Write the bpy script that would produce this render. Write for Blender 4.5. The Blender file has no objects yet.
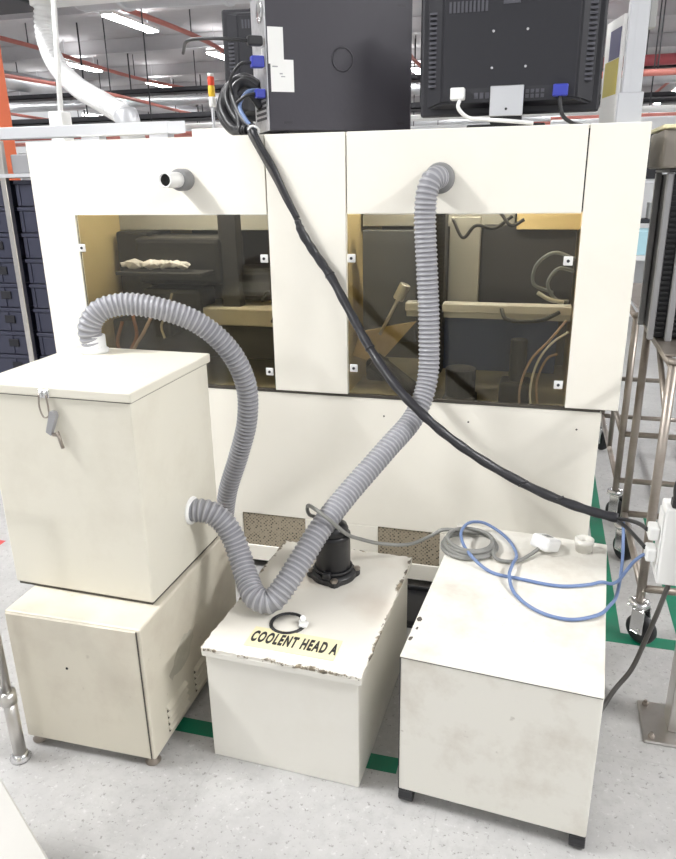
import bpy, bmesh, math, random
from mathutils import Vector, Matrix
random.seed(7)
sc = bpy.context.scene
COL = sc.collection
PI = math.pi

# ------------------------------------------------------------------ materials
def lnk(nt, a, b): nt.links.new(a, b)

def mat(name, col, rough=.5, metal=0., dirt=None, dirt_amt=0., dirt_scale=3., spots=0., bump=0., spec=.5, emit=None, emit_s=0.):
    m = bpy.data.materials.new(name); m.use_nodes = True
    nt = m.node_tree; b = nt.nodes['Principled BSDF']
    b.inputs['Base Color'].default_value = (*col, 1)
    b.inputs['Roughness'].default_value = rough
    b.inputs['Metallic'].default_value = metal
    b.inputs['Specular IOR Level'].default_value = spec
    if emit:
        b.inputs['Emission Color'].default_value = (*emit, 1); b.inputs['Emission Strength'].default_value = emit_s
    if dirt or bump or spots:
        tc = nt.nodes.new('ShaderNodeTexCoord')
    cur = None
    if dirt:
        nz = nt.nodes.new('ShaderNodeTexNoise'); nz.inputs['Scale'].default_value = dirt_scale
        nz.inputs['Detail'].default_value = 8; nz.inputs['Roughness'].default_value = .65
        lnk(nt, tc.outputs['Object'], nz.inputs['Vector'])
        rp = nt.nodes.new('ShaderNodeMapRange'); rp.inputs[1].default_value = .48; rp.inputs[2].default_value = .78
        rp.inputs[3].default_value = 0; rp.inputs[4].default_value = dirt_amt
        lnk(nt, nz.outputs['Fac'], rp.inputs[0])
        mx = nt.nodes.new('ShaderNodeMixRGB'); mx.inputs[1].default_value = (*col, 1); mx.inputs[2].default_value = (*dirt, 1)
        lnk(nt, rp.outputs[0], mx.inputs[0]); cur = mx.outputs[0]
    if spots:
        n2 = nt.nodes.new('ShaderNodeTexNoise'); n2.inputs['Scale'].default_value = 38; n2.inputs['Detail'].default_value = 3
        lnk(nt, tc.outputs['Object'], n2.inputs['Vector'])
        r2 = nt.nodes.new('ShaderNodeMapRange'); r2.inputs[1].default_value = .70; r2.inputs[2].default_value = .78
        r2.inputs[4].default_value = spots
        lnk(nt, n2.outputs['Fac'], r2.inputs[0])
        m2 = nt.nodes.new('ShaderNodeMixRGB'); m2.inputs[1].default_value = (*col, 1)
        if cur: lnk(nt, cur, m2.inputs[1])
        m2.inputs[2].default_value = (.16, .12, .08, 1)
        lnk(nt, r2.outputs[0], m2.inputs[0]); cur = m2.outputs[0]
    if cur: lnk(nt, cur, b.inputs['Base Color'])
    if bump:
        n3 = nt.nodes.new('ShaderNodeTexNoise'); n3.inputs['Scale'].default_value = 60
        lnk(nt, tc.outputs['Object'], n3.inputs['Vector'])
        bp = nt.nodes.new('ShaderNodeBump'); bp.inputs['Strength'].default_value = bump; bp.inputs['Distance'].default_value = .002
        lnk(nt, n3.outputs['Fac'], bp.inputs['Height']); lnk(nt, bp.outputs[0], b.inputs['Normal'])
    return m

M = {}
M['white'] = mat('machine_white_paint', (.87, .84, .755), .38, dirt=(.66, .62, .52), dirt_amt=.25, dirt_scale=1.6)
M['box'] = mat('box_cream_paint', (.71, .68, .585), .42, dirt=(.44, .39, .29), dirt_amt=.4, dirt_scale=2.6, spots=.0)
M['boxlow'] = mat('low_box_paint', (.64, .60, .50), .42, dirt=(.38, .31, .24), dirt_amt=.6, dirt_scale=2.4, spots=.25)
M['cab'] = mat('right_cabinet_paint', (.72, .70, .635), .4, dirt=(.36, .29, .21), dirt_amt=.62, dirt_scale=4.2, spots=.4)
M['tank'] = mat('tank_white_paint', (.74, .72, .66), .4, dirt=(.6, .56, .47), dirt_amt=.3, dirt_scale=4)
M['slotdark'] = mat('louvre_slot_dark', (.10, .09, .07), .8)
M['casepaint'] = mat('case_dull_white', (.47, .46, .43), .5)
M['smear'] = mat('grease_smear', (.46, .435, .36), .5, dirt=(.62, .585, .49), dirt_amt=1., dirt_scale=18)
M['seam'] = mat('seam_dark', (.08, .07, .06), .7)
M['black'] = mat('black_plastic', (.018, .018, .02), .42)
M['blackm'] = mat('black_motor_paint', (.012, .012, .014), .35, bump=.2)
M['rubber'] = mat('black_rubber_sheath', (.022, .022, .026), .36, bump=.3)
M['hose'] = mat('grey_hose_web', (.24, .24, .26), .42)
M['rib'] = mat('pale_hose_rib', (.38, .38, .40), .42)
M['collar'] = mat('grey_collar', (.22, .22, .22), .6, bump=.6)
M['pvc'] = mat('white_pvc', (.85, .85, .83), .35)
M['steel'] = mat('stainless_steel', (.62, .60, .57), .32, 1., dirt=(.30, .27, .23), dirt_amt=.5, dirt_scale=6)
M['dullsteel'] = mat('dull_pipe_steel', (.36, .32, .28), .42, .75, dirt=(.20, .15, .11), dirt_amt=.6, dirt_scale=9)
M['chrome'] = mat('chrome', (.75, .75, .75), .2, 1.)
M['alu'] = mat('aluminium', (.75, .76, .78), .38, .85)
M['mesh'] = None
M['blue'] = mat('blue_connector', (.04, .055, .38), .4)
M['bluecab'] = mat('blue_cable_jacket', (.15, .22, .40), .45)
M['greycab'] = mat('grey_cable_jacket', (.22, .22, .205), .5)
M['dgreycab'] = mat('dark_grey_cable_jacket', (.09, .085, .08), .5)
M['plug'] = mat('white_plug', (.82, .82, .80), .35)
M['pc'] = mat('pc_case_charcoal', (.036, .033, .044), .5, bump=.15)
M['pc2'] = mat('pc_case_emboss', (.027, .025, .033), .45)
M['io'] = mat('pc_rear_zinc', (.52, .52, .53), .4, .7, dirt=(.15, .15, .15), dirt_amt=.6, dirt_scale=30)
M['sticker'] = mat('paper_sticker', (.85, .85, .83), .6)
M['stickmark'] = mat('sticker_print', (.35, .35, .36), .6)
M['monitor'] = mat('monitor_back_charcoal', (.016, .016, .021), .5)
M['monlight'] = mat('monitor_vent_grey', (.075, .075, .09), .5)
M['cream'] = mat('label_cream', (.80, .74, .47), .5, dirt=(.62, .56, .36), dirt_amt=.35, dirt_scale=12)
M['ink'] = mat('black_ink', (.02, .02, .02), .6)
M['green'] = mat('green_floor_tape', (.0, .16, .085), .5, dirt=(.05, .12, .08), dirt_amt=.5, dirt_scale=8)
M['redtape'] = mat('red_floor_tape', (.55, .06, .06), .5)
M['crate'] = mat('navy_crate_plastic', (.028, .03, .052), .45)
M['crateslot'] = mat('crate_slot', (.008, .008, .012), .7)
M['greybin'] = mat('grey_bin', (.22, .22, .23), .5)
M['redpipe'] = mat('red_sprinkler_pipe', (.47, .15, .12), .45)
M['maroon'] = mat('maroon_pipe', (.30, .05, .06), .45)
M['orange'] = mat('orange_column_paint', (.75, .16, .06), .5)
M['duct'] = mat('galvanised_duct', (.62, .63, .65), .4, .6)
M['white_duct'] = mat('white_flexible_duct', (.84, .84, .84), .45)
M['ceil'] = mat('ceiling_grey', (.55, .54, .55), .8, dirt=(.36, .35, .36), dirt_amt=.6, dirt_scale=.5)
M['wall'] = mat('hall_wall', (.42, .40, .40), .8, dirt=(.22, .2, .2), dirt_amt=.6, dirt_scale=.4)
M['dark'] = mat('dark_steel', (.028, .028, .033), .6)
M['lamp'] = mat('lamp_diffuser', (.9, .9, .9), .5, emit=(1, 1, 1), emit_s=32)
M['ceil_glow'] = mat('ceiling_fill_glow', (.9, .9, .9), .5, emit=(1, 1, 1), emit_s=7)  # glow of the added strips that brighten the hall ceiling
M['fill_glow'] = mat('interior_fill_glow', (.9, .9, .9), .5, emit=(1, .98, .95), emit_s=40)  # glow of the added tubes that brighten the machine interior
M['amber'] = mat('amber_lens', (.85, .55, .04), .35)
M['redlens'] = mat('red_lens', (.75, .08, .04), .35)
M['slate'] = mat('slate_panel', (.12, .13, .16), .5)
M['navy'] = mat('navy_panel', (.045, .075, .21), .45)
M['ochre'] = mat('ochre_inner_wall', (.62, .50, .27), .6, dirt=(.4, .3, .14), dirt_amt=.5, dirt_scale=5)
M['tan'] = mat('tan_bracket', (.62, .48, .28), .5, dirt=(.32, .22, .1), dirt_amt=.6, dirt_scale=9)
M['beam'] = mat('beam_olive', (.62, .57, .46), .45, dirt=(.35, .31, .2), dirt_amt=.5, dirt_scale=5)
M['bed'] = mat('bed_olive', (.46, .42, .29), .5, dirt=(.16, .14, .09), dirt_amt=.6, dirt_scale=8)
M['greypanel'] = mat('grey_panel', (.33, .33, .32), .5)
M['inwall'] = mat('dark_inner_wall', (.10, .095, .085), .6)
M['cablepink'] = mat('pinkish_cable', (.5, .36, .28), .5)
M['cableblue'] = mat('grey_blue_cable', (.25, .29, .34), .5)
M['copper'] = mat('brown_cable', (.30, .12, .05), .5)
M['paper'] = mat('crumpled_plastic', (.72, .72, .76), .5)
M['yellow'] = mat('yellow_sign', (.60, .50, .07), .5)
M['signblue'] = mat('dark_blue_sign', (.05, .05, .16), .5)
M['lightblue'] = mat('light_blue_bin', (.42, .66, .74), .5)
M['tray'] = mat('grey_brown_tray', (.20, .18, .155), .55)
M['magblack'] = mat('black_magazine', (.018, .018, .02), .4)
M['maggrey'] = mat('magazine_grey_post', (.34, .34, .35), .4, .3)
M['railgrey'] = mat('pale_rail_paint', (.80, .81, .83), .4)
M['hole'] = mat('dark_opening', (.01, .01, .01), .9)
M['bench'] = mat('white_bench', (.75, .76, .77), .5)

def mesh_grille_mat():
    m = bpy.data.materials.new('woven_wire_grille'); m.use_nodes = True
    nt = m.node_tree; b = nt.nodes['Principled BSDF']
    tc = nt.nodes.new('ShaderNodeTexCoord')
    mp = nt.nodes.new('ShaderNodeMapping'); mp.inputs['Rotation'].default_value = (0, PI/4, 0); mp.inputs['Scale'].default_value = (95, 95, 95)
    lnk(nt, tc.outputs['Object'], mp.inputs['Vector'])
    ck = nt.nodes.new('ShaderNodeTexVoronoi'); ck.inputs['Scale'].default_value = 1.0; ck.inputs['Randomness'].default_value = .25
    lnk(nt, mp.outputs[0], ck.inputs['Vector'])
    rp = nt.nodes.new('ShaderNodeValToRGB')
    rp.color_ramp.elements[0].position = .28; rp.color_ramp.elements[0].color = (.035, .028, .022, 1)
    rp.color_ramp.elements[1].position = .5; rp.color_ramp.elements[1].color = (.36, .31, .23, 1)
    lnk(nt, ck.outputs['Distance'], rp.inputs[0]); lnk(nt, rp.outputs[0], b.inputs['Base Color'])
    b.inputs['Roughness'].default_value = .6
    return m
M['mesh'] = mesh_grille_mat()

def glass_mat():
    m = bpy.data.materials.new('smoked_amber_acrylic'); m.use_nodes = True
    nt = m.node_tree; nt.nodes.clear()
    out = nt.nodes.new('ShaderNodeOutputMaterial')
    tr = nt.nodes.new('ShaderNodeBsdfTransparent'); tr.inputs[0].default_value = (.82, .79, .69, 1)
    gl = nt.nodes.new('ShaderNodeBsdfGlossy'); gl.inputs['Roughness'].default_value = .06; gl.inputs[0].default_value = (1, 1, 1, 1)
    fr = nt.nodes.new('ShaderNodeFresnel'); fr.inputs[0].default_value = 1.45
    mx = nt.nodes.new('ShaderNodeMixShader')
    lnk(nt, fr.outputs[0], mx.inputs[0]); lnk(nt, tr.outputs[0], mx.inputs[1]); lnk(nt, gl.outputs[0], mx.inputs[2])
    lnk(nt, mx.outputs[0], out.inputs[0])
    return m
M['glass'] = glass_mat()

def floor_mat():
    m = bpy.data.materials.new('speckled_vinyl_floor'); m.use_nodes = True
    nt = m.node_tree; b = nt.nodes['Principled BSDF']; N = nt.nodes.new
    tc = N('ShaderNodeTexCoord')
    def noise(scale, det, lo, hi, amt):
        n = N('ShaderNodeTexNoise'); n.inputs['Scale'].default_value = scale; n.inputs['Detail'].default_value = det
        n.inputs['Roughness'].default_value = .7
        lnk(nt, tc.outputs['Object'], n.inputs['Vector'])
        r = N('ShaderNodeMapRange'); r.inputs[1].default_value = lo; r.inputs[2].default_value = hi; r.inputs[4].default_value = amt
        lnk(nt, n.outputs['Fac'], r.inputs[0]); return r.outputs[0]
    cur = None
    base = N('ShaderNodeRGB'); base.outputs[0].default_value = (.45, .445, .435, 1); cur = base.outputs[0]
    for fac, c in ((noise(2.2, 10, .42, .70, .75), (.33, .325, .32, 1)), (noise(26, 7, .48, .66, .55), (.35, .345, .335, 1)),
                   (noise(70, 3, .60, .68, .8), (.20, .19, .18, 1)), (noise(48, 3, .60, .70, .5), (.62, .62, .61, 1))):
        mx = N('ShaderNodeMixRGB'); lnk(nt, fac, mx.inputs[0]); lnk(nt, cur, mx.inputs[1]); mx.inputs[2].default_value = c; cur = mx.outputs[0]
    bk = N('ShaderNodeTexBrick'); bk.offset = 0; bk.inputs['Scale'].default_value = 1
    bk.inputs['Brick Width'].default_value = .61; bk.inputs['Row Height'].default_value = .61
    bk.inputs['Mortar Size'].default_value = .0022; bk.inputs['Mortar Smooth'].default_value = .4
    mp = N('ShaderNodeMapping'); mp.inputs['Location'].default_value = (.76, .70, 0)
    lnk(nt, tc.outputs['Object'], mp.inputs['Vector']); lnk(nt, mp.outputs[0], bk.inputs['Vector'])
    mx = N('ShaderNodeMixRGB'); lnk(nt, bk.outputs['Fac'], mx.inputs[0]); lnk(nt, cur, mx.inputs[1]); mx.inputs[2].default_value = (.40, .395, .385, 1)
    lnk(nt, mx.outputs[0], b.inputs['Base Color']); b.inputs['Roughness'].default_value = .34
    return m
M['floor'] = floor_mat()

def lid_mat():
    """white paint, flaked off along the rim of the plate (wear of the thing itself)"""
    m = bpy.data.materials.new('flaked_tank_lid_paint'); m.use_nodes = True
    nt = m.node_tree; b = nt.nodes['Principled BSDF']; N = nt.nodes.new
    tc = N('ShaderNodeTexCoord'); sp = N('ShaderNodeSeparateXYZ'); lnk(nt, tc.outputs['Generated'], sp.inputs[0])
    def mth(op, a, v=None, b2=None):
        n = N('ShaderNodeMath'); n.operation = op
        if hasattr(a, 'links'): lnk(nt, a, n.inputs[0])
        else: n.inputs[0].default_value = a
        if b2 is not None: lnk(nt, b2, n.inputs[1])
        elif v is not None: n.inputs[1].default_value = v
        return n.outputs[0]
    ex = mth('MULTIPLY', mth('ABSOLUTE', mth('SUBTRACT', sp.outputs[0], .5)), .42)
    ey = mth('MULTIPLY', mth('ABSOLUTE', mth('SUBTRACT', sp.outputs[1], .5)), .60)
    dx = mth('SUBTRACT', .21, b2=ex); dy = mth('SUBTRACT', .30, b2=ey)
    d = mth('MINIMUM', dx, b2=dy)
    n = N('ShaderNodeTexNoise'); n.inputs['Scale'].default_value = 16; n.inputs['Detail'].default_value = 7; n.inputs['Roughness'].default_value = .7
    lnk(nt, tc.outputs['Object'], n.inputs['Vector'])
    thr = mth('MULTIPLY', mth('SUBTRACT', n.outputs['Fac'], .47), .10)
    w = N('ShaderNodeMapRange'); w.inputs[1].default_value = -.001; w.inputs[2].default_value = .003
    lnk(nt, mth('SUBTRACT', thr, b2=d), w.inputs[0])
    n2 = N('ShaderNodeTexNoise'); n2.inputs['Scale'].default_value = 60; lnk(nt, tc.outputs['Object'], n2.inputs['Vector'])
    rr = N('ShaderNodeValToRGB'); rr.color_ramp.elements[0].color = (.09, .075, .055, 1); rr.color_ramp.elements[0].position = .35
    rr.color_ramp.elements[1].color = (.36, .30, .21, 1); rr.color_ramp.elements[1].position = .7
    lnk(nt, n2.outputs['Fac'], rr.inputs[0])
    n3 = N('ShaderNodeTexNoise'); n3.inputs['Scale'].default_value = 4; n3.inputs['Detail'].default_value = 6; lnk(nt, tc.outputs['Object'], n3.inputs['Vector'])
    r3 = N('ShaderNodeMapRange'); r3.inputs[1].default_value = .5; r3.inputs[2].default_value = .75; r3.inputs[4].default_value = .5
    lnk(nt, n3.outputs['Fac'], r3.inputs[0])
    m0 = N('ShaderNodeMixRGB'); m0.inputs[1].default_value = (.74, .71, .64, 1); m0.inputs[2].default_value = (.52, .43, .34, 1); lnk(nt, r3.outputs[0], m0.inputs[0])
    m1 = N('ShaderNodeMixRGB'); lnk(nt, w.outputs[0], m1.inputs[0]); lnk(nt, m0.outputs[0], m1.inputs[1]); lnk(nt, rr.outputs[0], m1.inputs[2])
    lnk(nt, m1.outputs[0], b.inputs['Base Color']); b.inputs['Roughness'].default_value = .45
    return m
M['lid'] = lid_mat()

# ------------------------------------------------------------------ mesh helpers
def nb(): return bmesh.new()

def box(bm, x0, x1, y0, y1, z0, z1, bev=0., seg=2, mtx=None):
    r = bmesh.ops.create_cube(bm, size=1)
    vs = r['verts']
    for v in vs:
        v.co = Vector(((x0+x1)/2 + v.co.x*(x1-x0), (y0+y1)/2 + v.co.y*(y1-y0), (z0+z1)/2 + v.co.z*(z1-z0)))
    if bev:
        es = list({e for v in vs for e in v.link_edges})
        rb = bmesh.ops.bevel(bm, geom=es, offset=bev, segments=seg, affect='EDGES', profile=.5)
        vs = list({v for f in rb['faces'] for v in f.verts} | {v for v in vs if v.is_valid})
    if mtx: bmesh.ops.transform(bm, matrix=mtx, verts=[v for v in vs if v.is_valid])
    return bm

def smooth_path(pts, n=10, closed=False):
    P = [Vector(p) for p in pts]
    if len(P) == 2 and not closed:
        return P
    out = []
    L = len(P)
    rng = L if closed else L-1
    for i in range(rng):
        if closed: p0, p1, p2, p3 = P[(i-1) % L], P[i], P[(i+1) % L], P[(i+2) % L]
        else:
            p1, p2 = P[i], P[i+1]
            p0 = P[i-1] if i else p1*2-p2
            p3 = P[i+2] if i+2 < L else p2*2-p1
        d1 = max((p1-p0).length, 1e-5)**.5; d2 = max((p2-p1).length, 1e-5)**.5; d3 = max((p3-p2).length, 1e-5)**.5
        m1 = (p2-p1) + d2*((p1-p0)/d1 - (p2-p0)/(d1+d2)) if True else None
        m2 = (p2-p1) + d2*((p3-p2)/d3 - (p3-p1)/(d2+d3))
        for k in range(n):
            t = k/n
            out.append((2*t**3-3*t*t+1)*p1 + (t**3-2*t*t+t)*m1 + (-2*t**3+3*t*t)*p2 + (t**3-t*t)*m2)
    if not closed: out.append(P[-1])
    return out

def resample(pts, step):
    out = [pts[0].copy()]; acc = 0.; prev = pts[0]
    L = sum((pts[i+1]-pts[i]).length for i in range(len(pts)-1))
    n = max(2, int(round(L/step))); st = L/n; need = st
    for i in range(1, len(pts)):
        seg = pts[i]-prev; l = seg.length
        while l >= need - 1e-9 and l > 0:
            prev = prev + seg*(need/l); out.append(prev.copy()); seg = pts[i]-prev; l = seg.length; need = st
        need -= l; prev = pts[i]
    while len(out) < n+1: out.append(pts[-1].copy())
    return out[:n+1]

def tube(bm, pts, r, seg=12, n=10, closed=False, cap=True, radii=None, step=None):
    path = smooth_path(pts, n, closed)
    if step: path = resample(path, step)
    L = len(path); rings = []
    T = []
    for i in range(L):
        if closed: t = path[(i+1) % L]-path[i-1]
        else: t = path[min(i+1, L-1)]-path[max(i-1, 0)]
        T.append(t.normalized() if t.length > 1e-9 else Vector((0, 0, 1)))
    a = Vector((0, 0, 1)) if abs(T[0].z) < .9 else Vector((1, 0, 0))
    u = (a - T[0]*a.dot(T[0])).normalized()
    for i in range(L):
        u = (u - T[i]*u.dot(T[i]))
        if u.length < 1e-6: u = T[i].orthogonal()
        u.normalize(); w = T[i].cross(u)
        rr = radii(i, L) if callable(radii) else r
        rings.append([bm.verts.new(path[i] + (u*math.cos(2*PI*k/seg) + w*math.sin(2*PI*k/seg))*rr) for k in range(seg)])
    R = L if closed else L-1
    for i in range(R):
        A, B = rings[i], rings[(i+1) % L]
        for k in range(seg):
            f = bm.faces.new((A[k], A[(k+1) % seg], B[(k+1) % seg], B[k])); f.smooth = True
    if cap and not closed:
        bm.faces.new(rings[0][::-1]); bm.faces.new(rings[-1])
    return bm

def hose(bm, pts, r, pitch=.0142, amp=.0042, per=6, seg=20):
    tube(bm, pts, r, seg=seg, n=14, step=pitch/per, radii=lambda i, L: r + amp*(math.cos(2*PI*i/per)*.5 + .5) - amp*.6)
    bm.faces.ensure_lookup_table()
    for k, f in enumerate(bm.faces):          # rigid rib and softer web are two plastics
        f.material_index = 1 if (k//seg) % per in (0, per-1) else 0
    return bm

def lathe(bm, prof, seg=24, loc=(0, 0, 0), mtx=None, smooth=True):
    """prof: list of (r, z)"""
    rings = []; new = []
    for r, z in prof:
        if r < 1e-6: v = bm.verts.new((0, 0, z)); rings.append([v]); new.append(v)
        else:
            rg = [bm.verts.new((r*math.cos(2*PI*k/seg), r*math.sin(2*PI*k/seg), z)) for k in range(seg)]
            rings.append(rg); new += rg
    for A, B in zip(rings, rings[1:]):
        if len(A) == 1 and len(B) == 1: continue
        for k in range(seg):
            k2 = (k+1) % seg
            if len(A) == 1: f = bm.faces.new((A[0], B[k2], B[k]))
            elif len(B) == 1: f = bm.faces.new((A[k], A[k2], B[0]))
            else: f = bm.faces.new((A[k], A[k2], B[k2], B[k]))
            f.smooth = smooth
    T = Matrix.Translation(loc) @ (mtx or Matrix.Identity(4))
    bmesh.ops.transform(bm, matrix=T, verts=new)
    return bm

def cyl(bm, a, b, r, seg=16):
    a, b = Vector(a), Vector(b); d = b-a
    q = d.to_track_quat('Z', 'Y').to_matrix().to_4x4()
    h = d.length; e = min(r*.12, .002)
    return lathe(bm, [(0, 0), (r-e, 0), (r, e), (r, h-e), (r-e, h), (0, h)], seg, a, q, False)

def ring(bm, c, R, r, axis=(0, 0, 1), seg=24, s2=8):
    q = Vector(axis).to_track_quat('Z', 'Y')
    pts = [Vector(c) + q @ Vector((R*math.cos(2*PI*k/seg), R*math.sin(2*PI*k/seg), 0)) for k in range(seg)]
    return tube(bm, pts, r, s2, 1, True)

def prism(bm, poly, z0, z1, mtx=None):
    """poly: list of (x, y), counter-clockwise, extruded in z"""
    A = [bm.verts.new((x, y, z0)) for x, y in poly]; B = [bm.verts.new((x, y, z1)) for x, y in poly]
    bm.faces.new(A[::-1]); bm.faces.new(B)
    n = len(poly)
    for k in range(n): bm.faces.new((A[k], A[(k+1) % n], B[(k+1) % n], B[k]))
    if mtx: bmesh.ops.transform(bm, matrix=mtx, verts=A+B)
    return bm

def inv_world(o):
    m = Matrix.Identity(4)
    while o:
        m = Matrix.LocRotScale(o.location, o.rotation_euler, o.scale) @ m
        o = o.parent
    return m.inverted()

def obj(name, bm, m, parent=None, local=False, label=None):
    """one mesh object; bm in world coordinates unless local"""
    if parent is not None and not local: bmesh.ops.transform(bm, matrix=inv_world(parent), verts=bm.verts)
    bmesh.ops.recalc_face_normals(bm, faces=bm.faces)
    me = bpy.data.meshes.new(name); bm.to_mesh(me); bm.free()
    me.materials.append(m)
    o = bpy.data.objects.new(name, me); COL.objects.link(o)
    if parent is not None: o.parent = parent
    if label: o['label'] = label
    return o

def hose_obj(name, bm, m, m2):
    o = obj(name, bm, m); o.data.materials.append(m2); return o

def tag(o, label, cat, group=None, kind=None):
    o['label'] = label; o['category'] = cat
    if group: o['group'] = group
    if kind: o['kind'] = kind
    return o

def thing(name, label, cat, loc=(0, 0, 0), rz=0., group=None):
    o = bpy.data.objects.new(name, None); COL.objects.link(o)
    o.empty_display_size = .05
    o.location = loc; o.rotation_euler = (0, 0, rz)
    return tag(o, label, cat, group)

def struct(name, bm, m, label):
    o = obj(name, bm, m); o['kind'] = 'structure'; o['label'] = label; o['category'] = name.split('_')[0]
    return o

def dup(o, parent=None):
    c = o.copy(); COL.objects.link(c)
    if parent: c.parent = parent
    for ch in list(o.children): dup(ch, c)
    return c

def text_mesh(name, body, size, m, parent, loc, rz=0., sx=1., bold=0., rot=None):
    cu = bpy.data.curves.new(name+'_curve', 'FONT'); cu.body = body; cu.size = size; cu.extrude = .0006; cu.offset = bold
    cu.space_character = 1.24; cu.align_x = 'CENTER'; cu.align_y = 'CENTER'
    t = bpy.data.objects.new(name+'_tmp', cu); COL.objects.link(t)
    bpy.context.view_layer.update()
    me = bpy.data.meshes.new_from_object(t.evaluated_get(bpy.context.evaluated_depsgraph_get()))
    bpy.data.objects.remove(t); bpy.data.curves.remove(cu)
    me.transform(Matrix.Translation(loc) @ (rot or Matrix.Rotation(rz, 4, 'Z')) @ Matrix.Diagonal((sx, 1, 1, 1)))
    me.materials.clear(); me.materials.append(m)
    o = bpy.data.objects.new(name, me); COL.objects.link(o); o.parent = parent
    return o

ORD = ['first', 'second', 'third', 'fourth', 'fifth', 'sixth', 'seventh', 'eighth', 'ninth', 'tenth']

# ------------------------------------------------------------------ setting
bm = nb(); box(bm, -22, 22, -8, 46, -.1, 0); struct('floor', bm, M['floor'], 'speckled light grey tiled floor with scuffs')
bm = nb(); box(bm, -22, 22, -8, 46, 4.75, 4.85); struct('ceiling', bm, M['ceil'], 'dark grey factory ceiling')
bm = nb(); box(bm, -22, 22, 46, 46.1, 0, 4.75); struct('wall_back', bm, M['wall'], 'far grey wall of the factory hall')

# ------------------------------------------------------------------ machine enclosure
LXL, LXR = -1.775, .2335
XL, X1, X2, X3, X4, XR = -1.8228, -1.6585, -.9064, -.6275, .1127, .2817
ZT, ZW, ZB = 1.6395, 1.3874, .7668
MD = .95                      # depth
mc = thing('machine_enclosure', 'large cream-white machine enclosure with two smoked windows, behind the three boxes', 'machine', (-.77, .45, 0))
def panel(name, x0, x1, y0, y1, z0, z1, m, bev=.002, parent=mc, label=None):
    b = nb(); box(b, x0, x1, y0, y1, z0, z1, bev, 1); return obj(name, b, m, parent, label=label)
g = .0022
# left panel: strip beside the window plus header above it (one L-shaped sheet)
b = nb()
prism(b, [(XL, ZB), (X1, ZB), (X1, ZW), (X2-g, ZW), (X2-g, ZT), (XL, ZT)], 0, .018, Matrix(((1, 0, 0, 0), (0, 0, 1, 0), (0, 1, 0, 0), (0, 0, 0, 1))))
obj('upper_panel', b, M['white'], mc)
panel('centre_panel', X2+g, X3-g, 0, .018, ZB, ZT, M['white'])
panel('upper_panel', X3+g, X4-g, 0, .018, ZW, ZT, M['white'])
panel('right_panel', X4+g, XR, 0, .018, ZB, ZT, M['white'])
panel('frame_rail', XL+.03, XR-.03, .018, .03, ZW+.004, ZT-.01, M['dark'])
panel('cabinet_top', XL, XR, .018, MD, ZT-.012, ZT-.001, M['white'])
panel('side_wall', XL, XL+.012, .018, MD, ZB, ZT-.014, M['white'])
panel('side_wall', XR-.012, XR, .018, MD, ZB, ZT-.014, M['white'])
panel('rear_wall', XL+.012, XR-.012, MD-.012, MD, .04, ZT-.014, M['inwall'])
panel('bed_deck', LXL+.013, LXR-.013, .031, MD-.013, .66, .70, M['bed'])
panel('soffit', LXR+.0005, XR-.0125, .019, MD-.013, ZB, ZB+.012, M['white'])
panel('soffit', XL+.0125, LXL-.0005, .019, MD-.013, ZB, ZB+.012, M['white'])
panel('underside_shade', LXL+.03, LXR-.03, .06, MD-.03, .004, .035, M['dark'])  # dark slab put in as the shade of the open gap underneath
panel('shadow_strip', XL+.05, .228, .010, .03, ZB-.012, ZB-.001, M['seam'])  # dark strip paints in the shadow line below the upper panels
panel('lower_panel', LXL, LXR, .012, .03, .245, ZB-.012, M['white'])
# plinth around the wire grilles
for a, c in ((LXL, -1.075), (-.812, -.522), (-.285, LXR)):
    panel('plinth_panel', a, c, .012, .03, .104, .2445, M['white'])
panel('plinth_rail', LXL, LXR, .012, .03, .036, .1035, M['white'])
panel('lower_side_wall', LXR-.012, LXR, .03, MD, .036, ZB-.1, M['white'])
panel('lower_side_wall', LXL, LXL+.012, .03, MD, .036, ZB-.1, M['white'])
for a, c in ((-1.075, -.812), (-.522, -.285)):
    panel('wire_grille', a, c, .016, .022, .104, .2445, M['mesh'], 0, label='brown woven wire ventilation grille')
for x, z in ((-.2, .69), (.16, .69), (-.5, .69)):
    b = nb(); cyl(b, (x, .0115, z), (x, .016, z), .0035, 10); obj('screw', b, M['seam'], mc)
# windows
def window(x0, x1, clips):
    p = panel('window_pane', x0+.002, x1-.002, .004, .008, ZB+.004, ZW-.002, M['glass'], 0)
    for cx, cz in clips:
        b = nb(); box(b, cx-.014, cx+.014, -.002, .0035, cz-.014, cz+.014, .002, 1)
        c = obj('pane_clip', b, M['plug'], p)
        b = nb(); cyl(b, (cx, -.006, cz), (cx, -.0022, cz), .005, 10); obj('screw_head', b, M['dark'], mc)
    return p
window(X1, X2, [(-1.645, 1.270), (-.925, 1.240), (-1.645, .86), (-.905-.02, .835)])
window(X3, X4, [(-.612, 1.245), (.085, 1.245), (-.607, .865), (.088, .845)])
# ports on the header
b = nb(); lathe(b, [(.024, 0), (.033, 0), (.036, .01), (.036, .05), (.033, .062), (.024, .062)], 28, (-1.199, 0, 1.503), Matrix.Rotation(PI/2, 4, 'X'))
pp = obj('hose_port', b, M['collar'], mc, label='grey collar on the header, left of the centre panel')
b = nb(); lathe(b, [(.021, 0), (.025, 0), (.025, .145), (.023, .148), (.0195, .148), (.0195, .0), (.021, 0)], 28, (-1.199, -.005, 1.503), Matrix.Rotation(PI/2, 4, 'X'))
obj('port_tube', b, M['pvc'], pp)
b = nb(); lathe(b, [(0, .142), (.0194, .142), (.0194, .143), (0, .143)], 20, (-1.199, 0, 1.503), Matrix.Rotation(PI/2, 4, 'X')); obj('port_bore', b, M['hole'], pp)
b = nb(); lathe(b, [(.02, 0), (.047, 0), (.047, .012), (.043, .018), (.043, .03), (.02, .03)], 28, (-.322, 0, 1.495), Matrix.Rotation(PI/2, 4, 'X'))
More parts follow.
